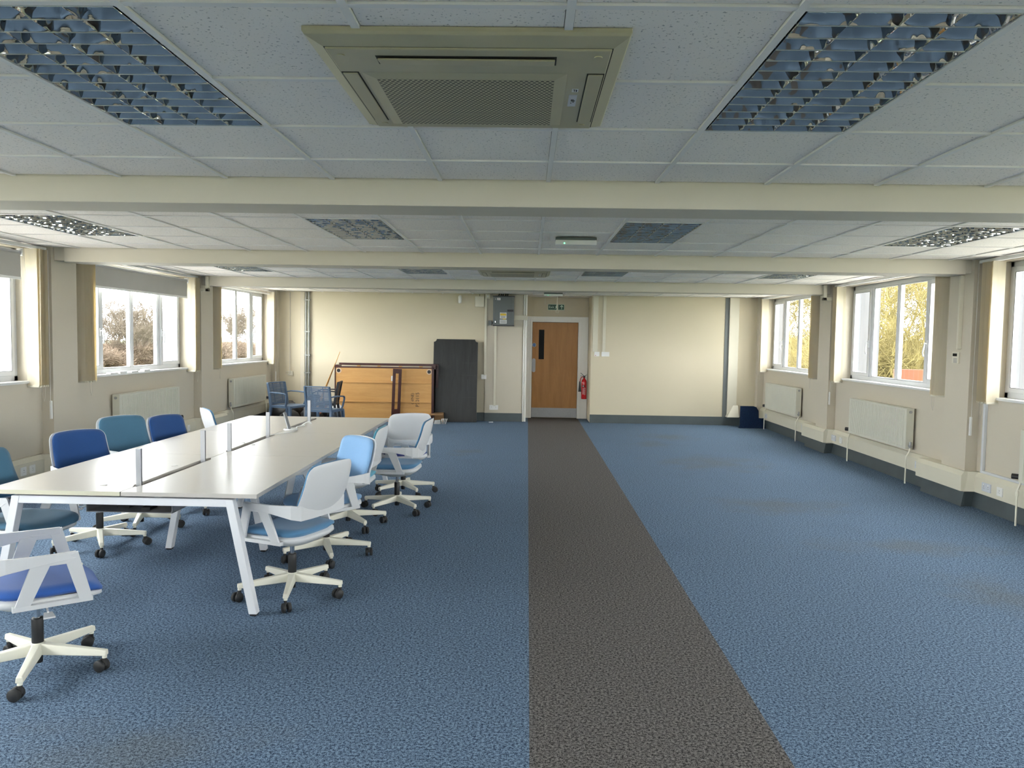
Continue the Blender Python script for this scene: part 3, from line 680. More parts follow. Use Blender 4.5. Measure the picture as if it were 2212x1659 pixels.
# exit sign on the wall over the door
s_=empty('exit_sign',(.585,16.298,2.325)); tag(s_,'green exit sign with running figure and arrow, on the wall over the door','sign')
MB().box((-.172,-.004,-.060),(.172,0,.060)).build('sign_border',M['ewhite'],s_)
MB().box((-.165,-.006,-.053),(.165,-.003,.053)).build('sign_plate',M['green'],s_)
text('Exit',.070,M['ewhite'],'sign_text',s_,(-.098,-.0065,0))
m=MB(); Z=-.0072
def q2(m,p,q,w): m.bar((p[0],Z,p[1]),(q[0],Z,q[1]),.0012,w,up=(0,1,0)) if False else m.bar((p[0],Z,p[1]),(q[0],Z,q[1]),w,.0012,up=(0,1,0))
m.cyl((.012,Z-.0006,.037),(.012,Z+.0006,.037),.009,n=12)
for p,q,w in (((.010,.026),(.000,-.008),.013),((.002,-.008),(.020,-.020),.009),((.020,-.020),(.010,-.040),.008),((.000,-.008),(-.010,-.024),.009),((-.010,-.024),(-.028,-.030),.008),((.008,.022),(-.014,.014),.007),((-.014,.014),(-.022,-.002),.006),((.010,.020),(.028,.008),.007),((.028,.008),(.038,.018),.006)): q2(m,p,q,w)
m.build('running_figure',M['ewhite'],s_)
m=MB(); q2(m,(.115,-.040),(.115,.030),.015); q2(m,(.115,.040),(.085,.005),.014); q2(m,(.115,.040),(.145,.005),.014); m.box((.045,Z-.0006,-.05),(.050,Z+.0006,.05)); m.build('arrow',M['ewhite'],s_)
# cord with a ring hanging from the recess ceiling
m=MB(); m.tube([(.588,15.75,HC),(.588,15.75,2.25)],.011,8); ring=[(.588+.032*math.cos(t),15.75,2.215+.032*math.sin(t)) for t in [2*PI*i/20 for i in range(20)]]; m.tube(ring,.006,6,closed=True)
tag(m.build('hanging_cord',M['trunk']),'cream rod with a ring end hanging in front of the exit sign','cord')
m=MB(); m.box((.345,16.29,2.38),(.363,16.30,HC)); m.box((.385,16.285,2.35),(.375,16.3,2.38)); tag(m.build('cable_cover',M['trunk']),'short cream strip of cable cover on the wall left of the exit sign','trunking')

# fire extinguisher
fx=empty('fire_extinguisher',(1.175,15.93,.44)); tag(fx,'red fire extinguisher with black horn on the wall beside the door','fire extinguisher')
MB().lathe([(0,0),(.050,0),(.055,.01),(.055,.34),(.050,.375),(.036,.40),(.020,.415),(.018,.44),(0,.44)],(0,0,0),24).build('cylinder',M['red'],fx)
m=MB().box((-.022,-.02,.44),(.022,.02,.475)); m.bar((.0,0,.47),(-.075,0,.535),.016,.010); m.bar((.0,0,.465),(-.080,0,.475),.014,.008); m.bar((0,0,.47),(.055,0,.50),.014,.008); m.build('valve_handle',M['black'],fx)
MB().tube([(-.02,0,.455),(-.055,0,.45),(-.075,0,.41),(-.085,0,.36)],.008,8).build('hose',M['red'],fx)
MB().lathe([(.013,.36),(.018,.30),(.030,.16),(.036,.15),(.033,.15)],(-.088,0,0),16).build('discharge_horn',M['black'],fx)
m=MB(); 
def lab_patch(r,z0,z1,t0,t1,mat,name):
    m=MB(); vs=[];n=8
    for z in(z0,z1):
        for i in range(n+1): t=math.radians(t0+(t1-t0)*i/n); vs.append((r*math.cos(t),r*math.sin(t),z))
    m.add(vs,[(i,i+1,n+2+i,n+1+i) for i in range(n)],True); m.build(name,mat,fx)
lab_patch(.0556,.245,.285,-135,-85,M['black'],'black_band'); lab_patch(.0558,.250,.280,-118,-105,M['paper'],'label'); 
for i in range(5): lab_patch(.0558,.10+i*.026,.118+i*.026,-118,-104,M['paper'],'label')
for i in range(8): lab_patch(.0558,.09+i*.019,.100+i*.019,-85,-66,M['paper'],'label')

# ------------------------------------------------------------------ far wall fittings
YW=YB; YW2=YB-.035
eb=empty('electrical_enclosure',(-.482,YW2,2.20)); tag(eb,'grey steel electrical enclosure with warning labels high on the far wall, left of the door','electrical box')
MB().box((-.205,-.17,-.29),(.205,0,.28)).build('case',M['boxgrey'],eb,bevel=.004)
MB().box((-.165,-.178,-.285),(.150,-.165,.275)).build('case_door',M['boxgrey'],eb,bevel=.003)
for z in(-.295,.28): MB().box((-.21,-.18,z-.006),(.212,.0,z+.012)).build('black_edge',M['black'],eb)
for z in (.225,-.22): MB().cyl((-.158,-.185,z-.012),(-.158,-.185,z+.012),.007,n=8).build('hinge',M['chrome'],eb)
MB().box((.075,-.182,-.018),(.195,-.165,.022)).build('latch',M['black'],eb)
MB().box((-.130,-.1795,.205),(-.062,-.1775,.250)).build('label',M['paper'],eb); text('TX',.025,M['redled'],'label_text',eb,(-.096,-.1802,.228))
MB().box((-.070,-.1795,-.155),(.062,-.1775,-.035)).build('label',M['paper'],eb); MB().box((-.062,-.1805,-.095),(.054,-.179,-.055)).build('label_band',M['yellow'],eb); MB().box((-.012,-.1805,-.168),(.050,-.179,-.152)).build('label_band',M['yellow'],eb)
text('WARNING',.017,M['ink'],'label_text',eb,(-.004,-.181,-.046)); 
m=MB(); 
for i in range(4): m.box((-.05,-.1805,-.105-.010*i),(.04,-.1797,-.109-.010*i))
m.build('label_text',M['ink'],eb)
MB().box((-.072,-.1795,-.255),(.066,-.1775,-.175)).build('label',M['paper'],eb)
m=MB()
for i in range(5): m.box((-.06,-.1805,-.19-.012*i),(.05,-.1797,-.194-.012*i))
m.build('label_text',M['ink'],eb)
m=MB(); 
for i,x in enumerate((-.10,-.06,-.02,.03,.07)): m.tube([(x,-.08,.29),(x+.01,-.08-.01*i,.325),(x*.5,-.09,.36)],.014,8)
m.build('cable_gland',M['black'],eb)
m=MB(); m.box((-.30,-.09,-.285),(-.235,0,-.195)); m.box((-.235,-.06,-.26),(-.205,-.03,-.22)); m.build('isolator',M['boxgrey'],eb,bevel=.004); MB().box((-.275,-.095,-.30),(-.25,-.07,-.285)).build('isolator_button',M['switch'],eb)
# square cream panel, sensor, small box
o=empty('wall_speaker',(-.965,YW,2.38)); tag(o,'square cream box near the ceiling left of the electrical enclosure','wall box'); MB().box((-.092,-.06,-.108),(.092,0,.105)).build('case',M['trunk'],o,bevel=.006); MB().tube([(0,-.02,.10),(0,-.02,.145)],.005,6).build('cable',M['black'],o)
o=empty('junction_box',(-.80,YW2,2.485)); tag(o,'small cream square junction box at the ceiling, between the cream box and the enclosure','junction box'); MB().box((-.05,-.035,-.045),(.05,0,.040)).build('case',M['trunk'],o,bevel=.004); MB().cyl((0,-.036,0),(0,-.034,0),.02,n=12).build('cover_screw',M['switch'],o)
o=empty('alarm_sounder',(-1.355,YW,2.44)); tag(o,'small white cylindrical fitting hanging near the ceiling of the far wall','sensor'); MB().lathe([(0,-.10),(.025,-.10),(.034,-.08),(.036,.03),(.028,.045),(0,.05)],(0,-.05,0),18).build('body',M['switch'],o); MB().box((-.02,-.05,.03),(.02,0,.06)).build('bracket',M['switch'],o)
def vtrunk(x,w,z0,z1,y,label,d=.025,mat='trunk'):
    return tag(MB().box((x-w/2,y-d,z0),(x+w/2,y,z1)).build('conduit',M[mat],None,bevel=.003),label,'trunking')
vtrunk(-.838,.045,.92,2.44,YW2,'cream conduit down the far wall to the switch beside the black board')
vtrunk(-.640,.045,.31,1.90,YW2,'cream conduit from the grey enclosure down to the low socket')
vtrunk(1.345,.10,1.42,HC,YW,'wider cream conduit above the red-marked switch, right of the door')
vtrunk(1.520,.06,1.42,HC,YW,'narrow cream conduit above the four-gang switch, right of the door')
tag(MB().box((-.275,YW2-.05,2.025),(-.005,YW2,2.115)).build('conduit',M['trunk'],None,bevel=.003),'cream horizontal trunking joining the grey enclosure to the door corner','trunking')
m=MB(); m.cyl((-.075,YW-.03,0),(-.075,YW-.03,2.03),.016,n=14); m.cyl((-.075,YW-.03,2.11),(-.075,YW-.03,HC),.016,n=14); m.cyl((-.035,YW-.025,0),(-.035,YW-.025,2.03),.020,n=14); m.cyl((-.035,YW-.025,2.11),(-.035,YW-.025,HC),.020,n=14)
tag(m.build('white_pipe',M['white_gloss']),'pair of white pipes up the corner left of the door recess','pipe')
socket(-.655,YW2,.275,1,.175,.095,'white double socket low on the far wall, between black board and door',M['switch'],axis='y')
socket(-.862,YW2,.885,1,.105,.095,'white single switch plate beside the black board',M['switch'],double=False,axis='y',holes=False)
o=socket(1.385,YW,1.375,1,.10,.09,'small white switch with red marker right of the door',M['switch'],double=False,axis='y',holes=False); MB().box((-.035,-.0135,-.035),(-.018,-.012,-.022)).build('neon',M['redled'],o)
socket(1.555,YW,1.375,1,.155,.09,'wide white four-gang light switch right of the door',M['switch'],axis='y',holes=False)
# left corner conduit
m=MB(); m.cyl((-4.43,YW-.045,0),(-4.43,YW-.045,HC),.020,n=14); m.cyl((-4.375,YW-.04,0),(-4.375,YW-.04,HC),.022,n=14)
for z in(.55,.9,1.25,1.72,2.35): m.box((-4.46,YW-.07,z),(-4.345,YW,z+.022))
tag(m.build('metal_conduit',M['conduit']),'pair of grey metal conduits up the left of the far wall','pipe')
o=empty('cable_outlet',(-4.76,YW,.895)); tag(o,'small brassy cable outlet with a loose loop of wire in the far left corner','socket'); MB().box((-.04,-.04,-.05),(.06,0,.04)).build('case',M['trunk'],o,bevel=.004); MB().tube([(0,-.045,.02),(-.06,-.06,.03),(-.07,-.06,-.01),(-.03,-.05,-.03),(.02,-.05,.0),(0,-.045,.08),(0,-.03,.3),(0,-.01,.8),(0,-.01,HC-.9)],.006,6).build('wire',M['cord'],o)
# beam-end conduits
m=MB(); m.box((4.47,8.02,2.41),(4.535,8.075,HC)); m.box((4.505,8.03,.4),(4.535,8.055,2.42)) ; 
tag(MB().box((4.497,8.22,1.62),(4.54,8.245,2.39)).build('conduit',M['trunk'],None,bevel=.003),'thin cream conduit down the near right pier to the controller','trunking')
for s,P,y in((1,PR,11.74),(-1,PL,11.74)):
    m=MB(); m.box((P-s*.13,y-.005,2.30),(P-s*.08,y+.05,HC)).box((P-s*.13,y-.005,2.30),(P+s*.0,y+.05,2.345)); tag(m.build('conduit',M['trunk'],None,bevel=.004),'cream trunking wrapped round the third beam end on the %s'%('right' if s>0 else 'left'),'trunking')
tag(MB().box((XR-.03,7.90,.37),(XR,7.935,1.10)).box((XR-.03,7.2,.37),(XR,7.9,.395)).build('conduit',M['upvc'],None,bevel=.003),'white conduit dropping from the nearest right blind to the trunking','trunking')
tag(MB().box((XR-.02,12.18,.42),(XR,12.20,2.38)).build('conduit',M['upvc'],None,bevel=.002),'thin white conduit beside the far right window','trunking')
# controller on the near right pier
o=empty('wall_controller',(PR,8.30,1.53)); tag(o,'cream wall controller with dark display on the near right pier','controller')
MB().box((-.018,-.06,-.062),(0,.06,.062)).build('case',M['trunk'],o,bevel=.004); MB().box((-.0195,-.035,.015),(-.017,.045,.045)).build('display',M['lcd'],o)
m=MB(); 
for i in range(4): m.box((-.0195,-.04,-.008-.013*i),(-.0175,.03,-.014-.013*i))
m.build('keys',M['tray'],o)

# ------------------------------------------------------------------ snooker table half leaning on its side, black board, cues
bt=empty('games_table_top',(-3.73,15.02,0)); tag(bt,'upturned games table standing on its edge, orange plywood underside facing the room','table top')
Wb,Hb=1.925,1.075; Db=.26
fb=MB().box((0,0,0),(Wb-.035,.02,Hb-.03)).build('plywood_base',M['boardwood'],bt)
m=MB(); m.box((-.012,-.012,0),(.006,.04,Hb)).box((Wb-.045,-.012,0),(Wb-.0,Db,Hb)).box((-.012,-.012,Hb-.032),(Wb,.03,Hb-.005)).box((.02,Db-.05,Hb+.01),(Wb+.03,Db,Hb+.055)).box((-.012,.0,Hb-.04),(.06,Db,Hb+.02)).box((Wb-.05,0,Hb-.04),(Wb+.03,Db,Hb+.03)).box((.0,.03,0),(Wb,Db-.02,Hb-.05)).box((Wb+.01,Db-.05,0),(Wb+.06,Db,Hb+.05)); m.build('rail_frame',M['maroon'],bt,bevel=.004)
for z in(.375,.750): 
    MB().box((.05,-.022,z),(Wb-.06,0,z+.028)).build('batten',M['boardwood'],bt,bevel=.003)
for x in(.065,Wb-.095):
    MB().cyl((x,-.001,Hb-.09),(x,-.004,Hb-.09),.055,n=24).build('pocket_ring',pmat('bare_wood_ring',(.62,.45,.30),.6),bt); MB().cyl((x,-.004,Hb-.09),(x,-.007,Hb-.09),.034,n=24).build('pocket_hole',M['black'],bt)
for x in(.40,.80,1.22,1.62): MB().box((x,.10,Hb-.045),(x+.06,.16,Hb+.012)).build('brass_bracket',M['cue'],bt)
t=text('P30115',.095,M['ink'],'marker_writing',bt,(1.61,-.002,.44),rot=(PI/2,-PI/2,0)); t=text('(NINE)',.075,M['ink'],'marker_writing',bt,(1.51,-.002,.46),rot=(PI/2,-PI/2,0))
MB().box((1.09,-.003,Hb-.28),(1.12,0,Hb-.18)).build('paper_tag',M['paper'],bt)
# folding leg leaning on the board
lg=empty('folding_leg',(-2.535,14.94,0)); tag(lg,'dark maroon slotted table leg leaning against the orange plywood','table leg')
m=MB(); w=.085; H=1.04; ln=.03
pts_o=[(-w,0),(w,0),(w,H-.04)]+[(w-.04+.04*math.cos(t),H-.04+.04*math.sin(t)) for t in (PI/6,PI/3,PI/2)]+[(-w+.04-.04*math.sin(t),H-.04+.04*math.cos(t)) for t in (0,PI/6,PI/3,PI/2)]
a=Matrix(((1,0,0,0),(0,0,-1,0),(0,1,0,0),(0,0,0,1))); lean=Matrix.Rotation(math.radians(1.2),4,'X')@Matrix.Rotation(math.radians(2.0),4,'Y')
Mx=lean@a
for (x0,x1,z0,z1) in((-w,-.028,0,H),(.028,w,0,H),(-.028,.028,0,.26),(-.028,.028,H-.09,H)): m.box((x0,z0,-.0),(x1,z1,.03),Mx)
m.build('slotted_board',M['maroon'],lg,bevel=.006); MB().cyl((.055,-.034,.80),(.055,-.028,.80),.010,n=12).build('bolt',M['chrome'],lg)
# black board with notched corners
bb=empty('black_table_board',(-1.415,15.20,0)); tag(bb,'tall black-painted board with notched corners leaning on the far wall','board')
W2,H2=.435,1.63; n_=.055; pl=[]
def notch(cx,cz,a0,a1): return [(cx+n_*math.cos(math.radians(a0+(a1-a0)*i/6)),cz+n_*math.sin(math.radians(a0+(a1-a0)*i/6))) for i in range(7)]
pl=[(-W2,0),(W2,0)]+notch(W2,H2,270,180)+notch(-W2,H2,0,-90)
lean=Matrix.Rotation(math.radians(-6.0),4,'X')@Matrix(((1,0,0,0),(0,0,-1,0),(0,1,0,0),(0,0,0,1)))
MB().prism(pl,0,.04,lean).build('board',M['slatewood'],bb)
m=MB(); 
for z in(.49,.93,1.17): m.box((-W2+.04,z,.040),(-W2+.20,z+.006,.0408),lean); m.box((W2-.30,z-.01,.040),(W2-.02,z-.004,.0408),lean)
for sx in(-.30,.24): m.box((sx,.62,.040),(sx+.012,.84,.0405),lean); m.box((sx+.01,.90,.040),(sx+.02,1.30,.0405),lean)
m.build('scuff_marks',pmat('faint_scuff',(.028,.030,.030),.5),bb)
# cues leaning in the corner
for i,(x0,x1,zt,yy) in enumerate(((-3.96,-3.74,1.34,15.1),(-3.98,-3.80,1.12,15.0),(-3.94,-3.83,1.05,14.95))):
    m=MB(); m.tube([(x0-.15,yy-.25,.02),(x1,15.43 if i==0 else 15.30,zt)],.014,8,r_end=.006)
    tag(m.build('cue',M['cue']),['longest thin wooden cue leaning left of the orange table top','thick yellow wooden cue leaning left of the orange table top','shorter wooden cue leaning behind the blue garden chair'][i],'cue')

# ------------------------------------------------------------------ junk on the floor
o=empty('cardboard_box',(-1.86,14.92,0)); tag(o,'open brown cardboard box lying at the foot of the black board','box')
m=MB(); m.box((-.02,0,0),(.0,.22,.16)).box((0,.20,0),(.24,.22,.16)).hexa([(-.02,-.02,.15),(.24,-.02,.15),(.24,.22,.17),(-.02,.22,.17)],[(-.02,-.02,.165),(.24,-.02,.165),(.24,.22,.19),(-.02,.22,.19)]); m.build('carton',M['cardboard'],o)
m=MB(); m.hexa([(.07,-.10,0),(.20,-.10,0),(.20,.0,0),(.07,.0,0)],[(.08,-.08,.07),(.19,-.09,.08),(.19,.0,.07),(.08,.0,.06)]); 
for i in range(4): m.bar((.20+.03*i,-.08,.0),(.23+.03*i,-.05,.10),.018,.01)
tag_=m.build('metal_parts',M['steel']); tag_.location=(-1.84,14.86,0); tag(tag_,'small pile of metal fittings before the cardboard box','metal parts')
m=MB().hexa([(-.735,15.20,0),(-.645,15.20,0),(-.66,15.23,0),(-.74,15.22,0)],[(-.735,15.20,.012),(-.66,15.195,.018),(-.67,15.225,.012),(-.74,15.22,.006)]); tag(m.build('paper_scrap',M['paper']),'scrap of white paper on the carpet left of the door','paper')
# dark carpet offcut in the right corner
m=MB(); lean=Matrix.Translation((4.12,15.10,.0))@Matrix.Rotation(math.radians(-10),4,'X')@Matrix(((1,0,0,0),(0,0,-1,0),(0,1,0,0),(0,0,0,1)))
m.prism([(.03,0),(.50,0),(.50,.18),(.40,.19),(.40,.33),(.36,.40),(.30,.42),(.05,.42)],0,.014,lean); 
lean2=Matrix.Translation((4.10,15.0,.0))@Matrix.Rotation(math.radians(-18),4,'X')@Matrix(((1,0,0,0),(0,0,-1,0),(0,1,0,0),(0,0,0,1))); m.prism([(0,0),(.52,.0),(.50,.20),(.10,.18)],0,.014,lean2)
tag(m.build('carpet_offcut',M['offcut']),'dark blue carpet offcuts propped in the far right corner','carpet')
# pile in the far left corner behind the garden chairs
m=MB(); random.seed(3)
def blob(m,c,r,n=12,k=8,sq=.6):
    vs=[];fs=[]
    for j in range(k+1):
        ph=PI*j/k
        for i in range(n):
            t=2*PI*i/n; q=1+random.uniform(-.14,.14); vs.append((c[0]+r[0]*q*math.sin(ph)*math.cos(t),c[1]+r[1]*q*math.sin(ph)*math.sin(t),max(.001,c[2]+r[2]*q*math.cos(ph))))
    for j in range(k):
        for i in range(n): fs.append((j*n+i,j*n+(i+1)%n,(j+1)*n+(i+1)%n,(j+1)*n+i))
    m.add(vs,fs,True)
bg=[((-4.62,14.75,.16),(.32,.3,.24)),((-4.35,14.15,.12),(.20,.22,.16)),((-4.15,15.1,.2),(.26,.22,.28)),((-4.05,14.55,.12),(.22,.20,.18))]
lb=['leftmost black sack slumped in the far left corner','black sack lying under the blue garden chairs','black sack against the wall behind the garden chairs','black sack nearest the orange table top']
for (c,r),l in zip(bg,lb):
    m=MB(); blob(m,c,r); tag(m.build('black_sack',M['blackbag']),l,'sack','black sacks in the far left corner')
m=MB(); m.tube([(-4.5,14.3,.30),(-4.35,14.32,.36),(-4.15,14.33,.37),(-3.98,14.34,.33),(-3.9,14.35,.40),(-3.88,14.36,.46)],.012,8); tag(m.build('cable',M['cord']),'pale loose cable looping behind the blue garden chairs','cable')
for i in range(5):
    m=MB(); x=-3.90+.03*i; m.tube([(x-.16,14.42,.04+.02*i),(x-.03,14.45,.16+.03*i),(x+.10,14.48,.30+.03*i)],.014,8); tag(m.build('orange_flex',M['orange']),['lowest','second lowest','middle','second highest','highest'][i]+' strand of the orange flex heap behind the garden chairs','cable','orange flexes')
o=empty('plastic_bucket',(-3.56,14.50,0)); tag(o,'small grey bucket of rubbish between the garden chairs and the orange table top','bucket'); MB().lathe([(0,0),(.10,0),(.13,.26),(.135,.26),(.13,.25),(.10,.02),(0,.02)],(0,0,0),20).build('body',M['alu'],o); m=MB(); blob(m,(0,0,.30),(.10,.10,.07),10,6); m.build('crumpled_paper',M['paper'],o)
o=tag(MB().cyl((-4.06,14.22,0),(-4.06,14.22,.42),.055,n=18).build('cardboard_tube',M['tray']),'dark grey upright tube seen between the legs of the slatted chair','tube')

# ------------------------------------------------------------------ bench desk
DX0,DXM,DX1=-3.165,-2.362,-1.560; DY0=4.435; DL=1.452; TZ=.73; TT=.025
dk=empty('bench_desk',(DXM,DY0,0)); tag(dk,'long white six-place bench desk with grey screen posts down its middle','desk')
for j in range(3):
    y0=j*DL+.002; y1=(j+1)*DL-.002
    for sx in(-1,1):
        a=sx*.0025; e=sx*(DX1-DX0)/2; nt_=sx*.030
        pl=[(a,y0),(e,y0),(e,y1),(a,y1),(a,y1-.15),(nt_,y1-.22),(nt_,y0+.22),(a,y0+.15)]
        if sx<0: pl=pl[::-1]
        t=MB().prism(pl,TZ-TT,TZ).build('desktop',M['desk'],dk,bevel=.0015)
        if j==0 and sx<0: MB().box((e,y0-.0015,TZ-TT),(a,y0+.0005,TZ-.0008)).build('edge_band',M['desk_edge'],t)
def trestle(y,xin,spl,label=None):
    m=MB(); zb=TZ-TT-.012; bw=.05; tb=.045
    top=xin-.0
    m.bar((-top,y,zb-tb/2),(top,y,zb-tb/2),.05,tb)
    for sx in(-1,1):
        p=(sx*(top-.015),y,zb-.002); q=(sx*(xin+spl),y,.0); 
        m.hexa([(sx*(xin+spl)-.024,y-.028,.012),(sx*(xin+spl)+.024,y-.028,.012),(sx*(xin+spl)+.024,y+.028,.012),(sx*(xin+spl)-.024,y+.028,.012)],[(sx*(top-.024)-.024,y-.028,zb),(sx*(top-.024)+.024,y-.028,zb),(sx*(top-.024)+.024,y+.028,zb),(sx*(top-.024)-.024,y+.028,zb)])
    o=m.build('leg_frame',M['frame'],dk,bevel=.003)
    for sx in(-1,1): MB().box((sx*(xin+spl)-.018,y-.022,0),(sx*(xin+spl)+.018,y+.022,.013)).build('foot',M['black'],o)
trestle(.045,.655,.115); trestle(DL-.0+.0-.05,.265,.10); trestle(2*DL-.05,.265,.10); trestle(3*DL-.045,.655,.115)
m=MB()
for sx in(-.20,.20): m.bar((sx,.05,TZ-TT-.03),(sx,3*DL-.05,TZ-TT-.03),.04,.05)
m.build('support_beam',M['frame'],dk)
for j in range(3):
    m=MB(); y0=j*DL+.10; y1=(j+1)*DL-.10; z=.585
    m.box((-.26,y0,z),(.26,y1,z+.004)).box((-.26,y0,z),(-.256,y1,z+.06)).box((.256,y0,z),(.26,y1,z+.06)); tr=m.build('cable_tray',M['tray'],dk)
    m=MB(); m.box((-.12,y0+.1,z+.004),(-.05,y0+.2,z+.025)); m.box((.05,y0+.05,z+.004),(.10,y0+.15,z+.022)); m.build('adaptor',M['rubber'],tr)
for y in (4.66,5.60,6.10,7.02,8.36):
    m=MB(); h=.222; yy=y-DY0
    m.box((-.016,yy-.009,TZ-.06),(.016,yy-.004,TZ+h)).box((-.016,yy+.004,TZ-.06),(.016,yy+.009,TZ+h)).box((-.004,yy-.006,TZ-.06),(.004,yy+.006,TZ+h-.004)); m.build('screen_post',M['alu'],dk)
# leaning post and the white cable ring
m=MB(); m.bar((-2.315,7.50,TZ+.012),(-2.375,7.55,TZ+.165),.028,.016); tag(m.build('loose_post',M['alu']),'loose grey post leaning in the white cable coil on the desk','post')
m=MB(); 
for r,z in((.060,.004),(.066,.010),(.058,.015)):
    m.tube([(-2.30+r*math.cos(t),7.50+r*1.0*math.sin(t),TZ+z) for t in [2*PI*i/24 for i in range(24)]],.0045,6,closed=True)
m.tube([(-2.24,7.47,TZ+.005),(-2.22,7.36,TZ+.005),(-2.28,7.22,TZ+.005),(-2.36,7.05,TZ+.006),(-2.34,6.95,TZ+.005)],.0035,6)
tag(m.build('cable_coil',M['cable']),'white cable coil lying on the desk at the seam','cable')
m=MB(); m.tube([(-2.25+.05*math.cos(t),7.86+.03*math.sin(t),TZ+.02+.025*math.sin(t*1.5)) for t in [.3*i for i in range(22)]],.005,6); m.tube([(-2.28,7.62,TZ-.01),(-2.31,7.75,TZ+.006),(-2.26,7.84,TZ+.01)],.006,6)
tag(m.build('cable_coil',M['cable']),'tangle of white cable in the desk slot near its far end','cable')
# bits on the desk
for i,(x,y,l) in enumerate(((-2.42,6.55,'paper scrap left of the slot on the second row of desks'),(-2.30,6.45,'small white chip right of the slot on the second row of desks'),(-2.56,4.62,'small crumb of paper near the front left desk edge'),(-2.46,5.35,'flake of paper beside the first slot'))):
    tag(MB().hexa([(x-.02,y-.008,TZ+.0005),(x+.02,y-.004,TZ+.0005),(x+.018,y+.010,TZ+.0005),(x-.016,y+.008,TZ+.0005)],[(x-.02,y-.008,TZ+.002),(x+.02,y-.004,TZ+.006),(x+.018,y+.010,TZ+.004),(x-.016,y+.008,TZ+.002)]).build('paper_scrap',M['paper']),'white '+l,'paper')
for i,y in enumerate((9.30,9.52,9.80,10.12)):
    x=XL+.07; tag(MB().box((x-.03,y-.08,SILL+.015),(x+.03,y+.08,SILL+.035+.008*(i%2))).build('blind_clip',M['switch'],None,bevel=.003),['nearest','second nearest','third','farthest'][i]+' of the white blind parts lying on the left window sill','blind part','blind parts on the sill')

# ------------------------------------------------------------------ office chairs
CACHE={}
def rr_pt(u,v,W,H,r):
    """map the square -1..1 onto a rounded rectangle, concentric"""
    m=max(abs(u),abs(v))
    if m<1e-6: return 0,0
    a,b=u/m*W,v/m*H
    # a,b lies on rectangle outline; pull corners in
    ax,bx=abs(a),abs(b)
    if ax>W-r and bx>H-r:
        dx,dy=ax-(W-r),bx-(H-r); d=math.hypot(dx,dy)
        if d>1e-9: dx,dy=dx/d*r,dy/d*r
        ax,bx=W-r+dx,H-r+dy
    return math.copysign(ax,a)*m,math.copysign(bx,b)*m
def pad(fn,W,H,r,th,n=14,puff=.0):
    """closed curved panel: fn(a,b)->(pos,normal)"""
    m=MB(); vs=[];fs=[]
    for side in(1,-1):
        for j in range(n+1):
            for i in range(n+1):
                u=-1+2*i/n; v=-1+2*j/n; a,b=rr_pt(u,v,W,H,r); p,nn=fn(a,b); e=max(abs(u),abs(v))
                t=th/2*(1-.75*max(0,(e-.82)/.18)**2)+puff*(1-e**4)*(side>0)
                vs.append(Vector(p)+Vector(nn)*t*side)
    N1=n+1;off=N1*N1
    for j in range(n):
        for i in range(n):
            q=(j*N1+i,j*N1+i+1,(j+1)*N1+i+1,(j+1)*N1+i); fs.append(q[::-1]); fs.append(tuple(off+k for k in q))
    ring=[(0*N1+i) for i in range(n)]+[(j*N1+n) for j in range(n)]+[(n*N1+i) for i in range(n,0,-1)]+[(j*N1) for j in range(n,0,-1)]
    for k in range(len(ring)):
        a,b=ring[k],ring[(k+1)%len(ring)]; fs.append((a,b,off+b,off+a))
    m.add(vs,fs,True); return m
def back_fn(off):
    def f(a,b):
        t=(b+.165)/.33; a=a*(1.03-.09*t); z=.545+.325*t+.016*t*(1-(a/.22)**2); y=-.235-.10*t-.015*math.sin(PI*t)+.9*a*a*(1-.25*t)
        n=Vector((-1.6*a,1,.28)).normalized(); p=Vector((a,y,z))+n*off; return p,n
    return f
def seat_fn(zc):
    def f(a,b):
        y=b+.025; z=zc-.035*max(0,(b-.12)/.13)**2+.018*max(0,(-b-.12)/.12)**2-.010*math.cos(min(1,abs(a)/.23)*PI/2)
        w=a*(1-.10*max(0,-b)/.24); return (w,y,z),(0,0,1)
    return f
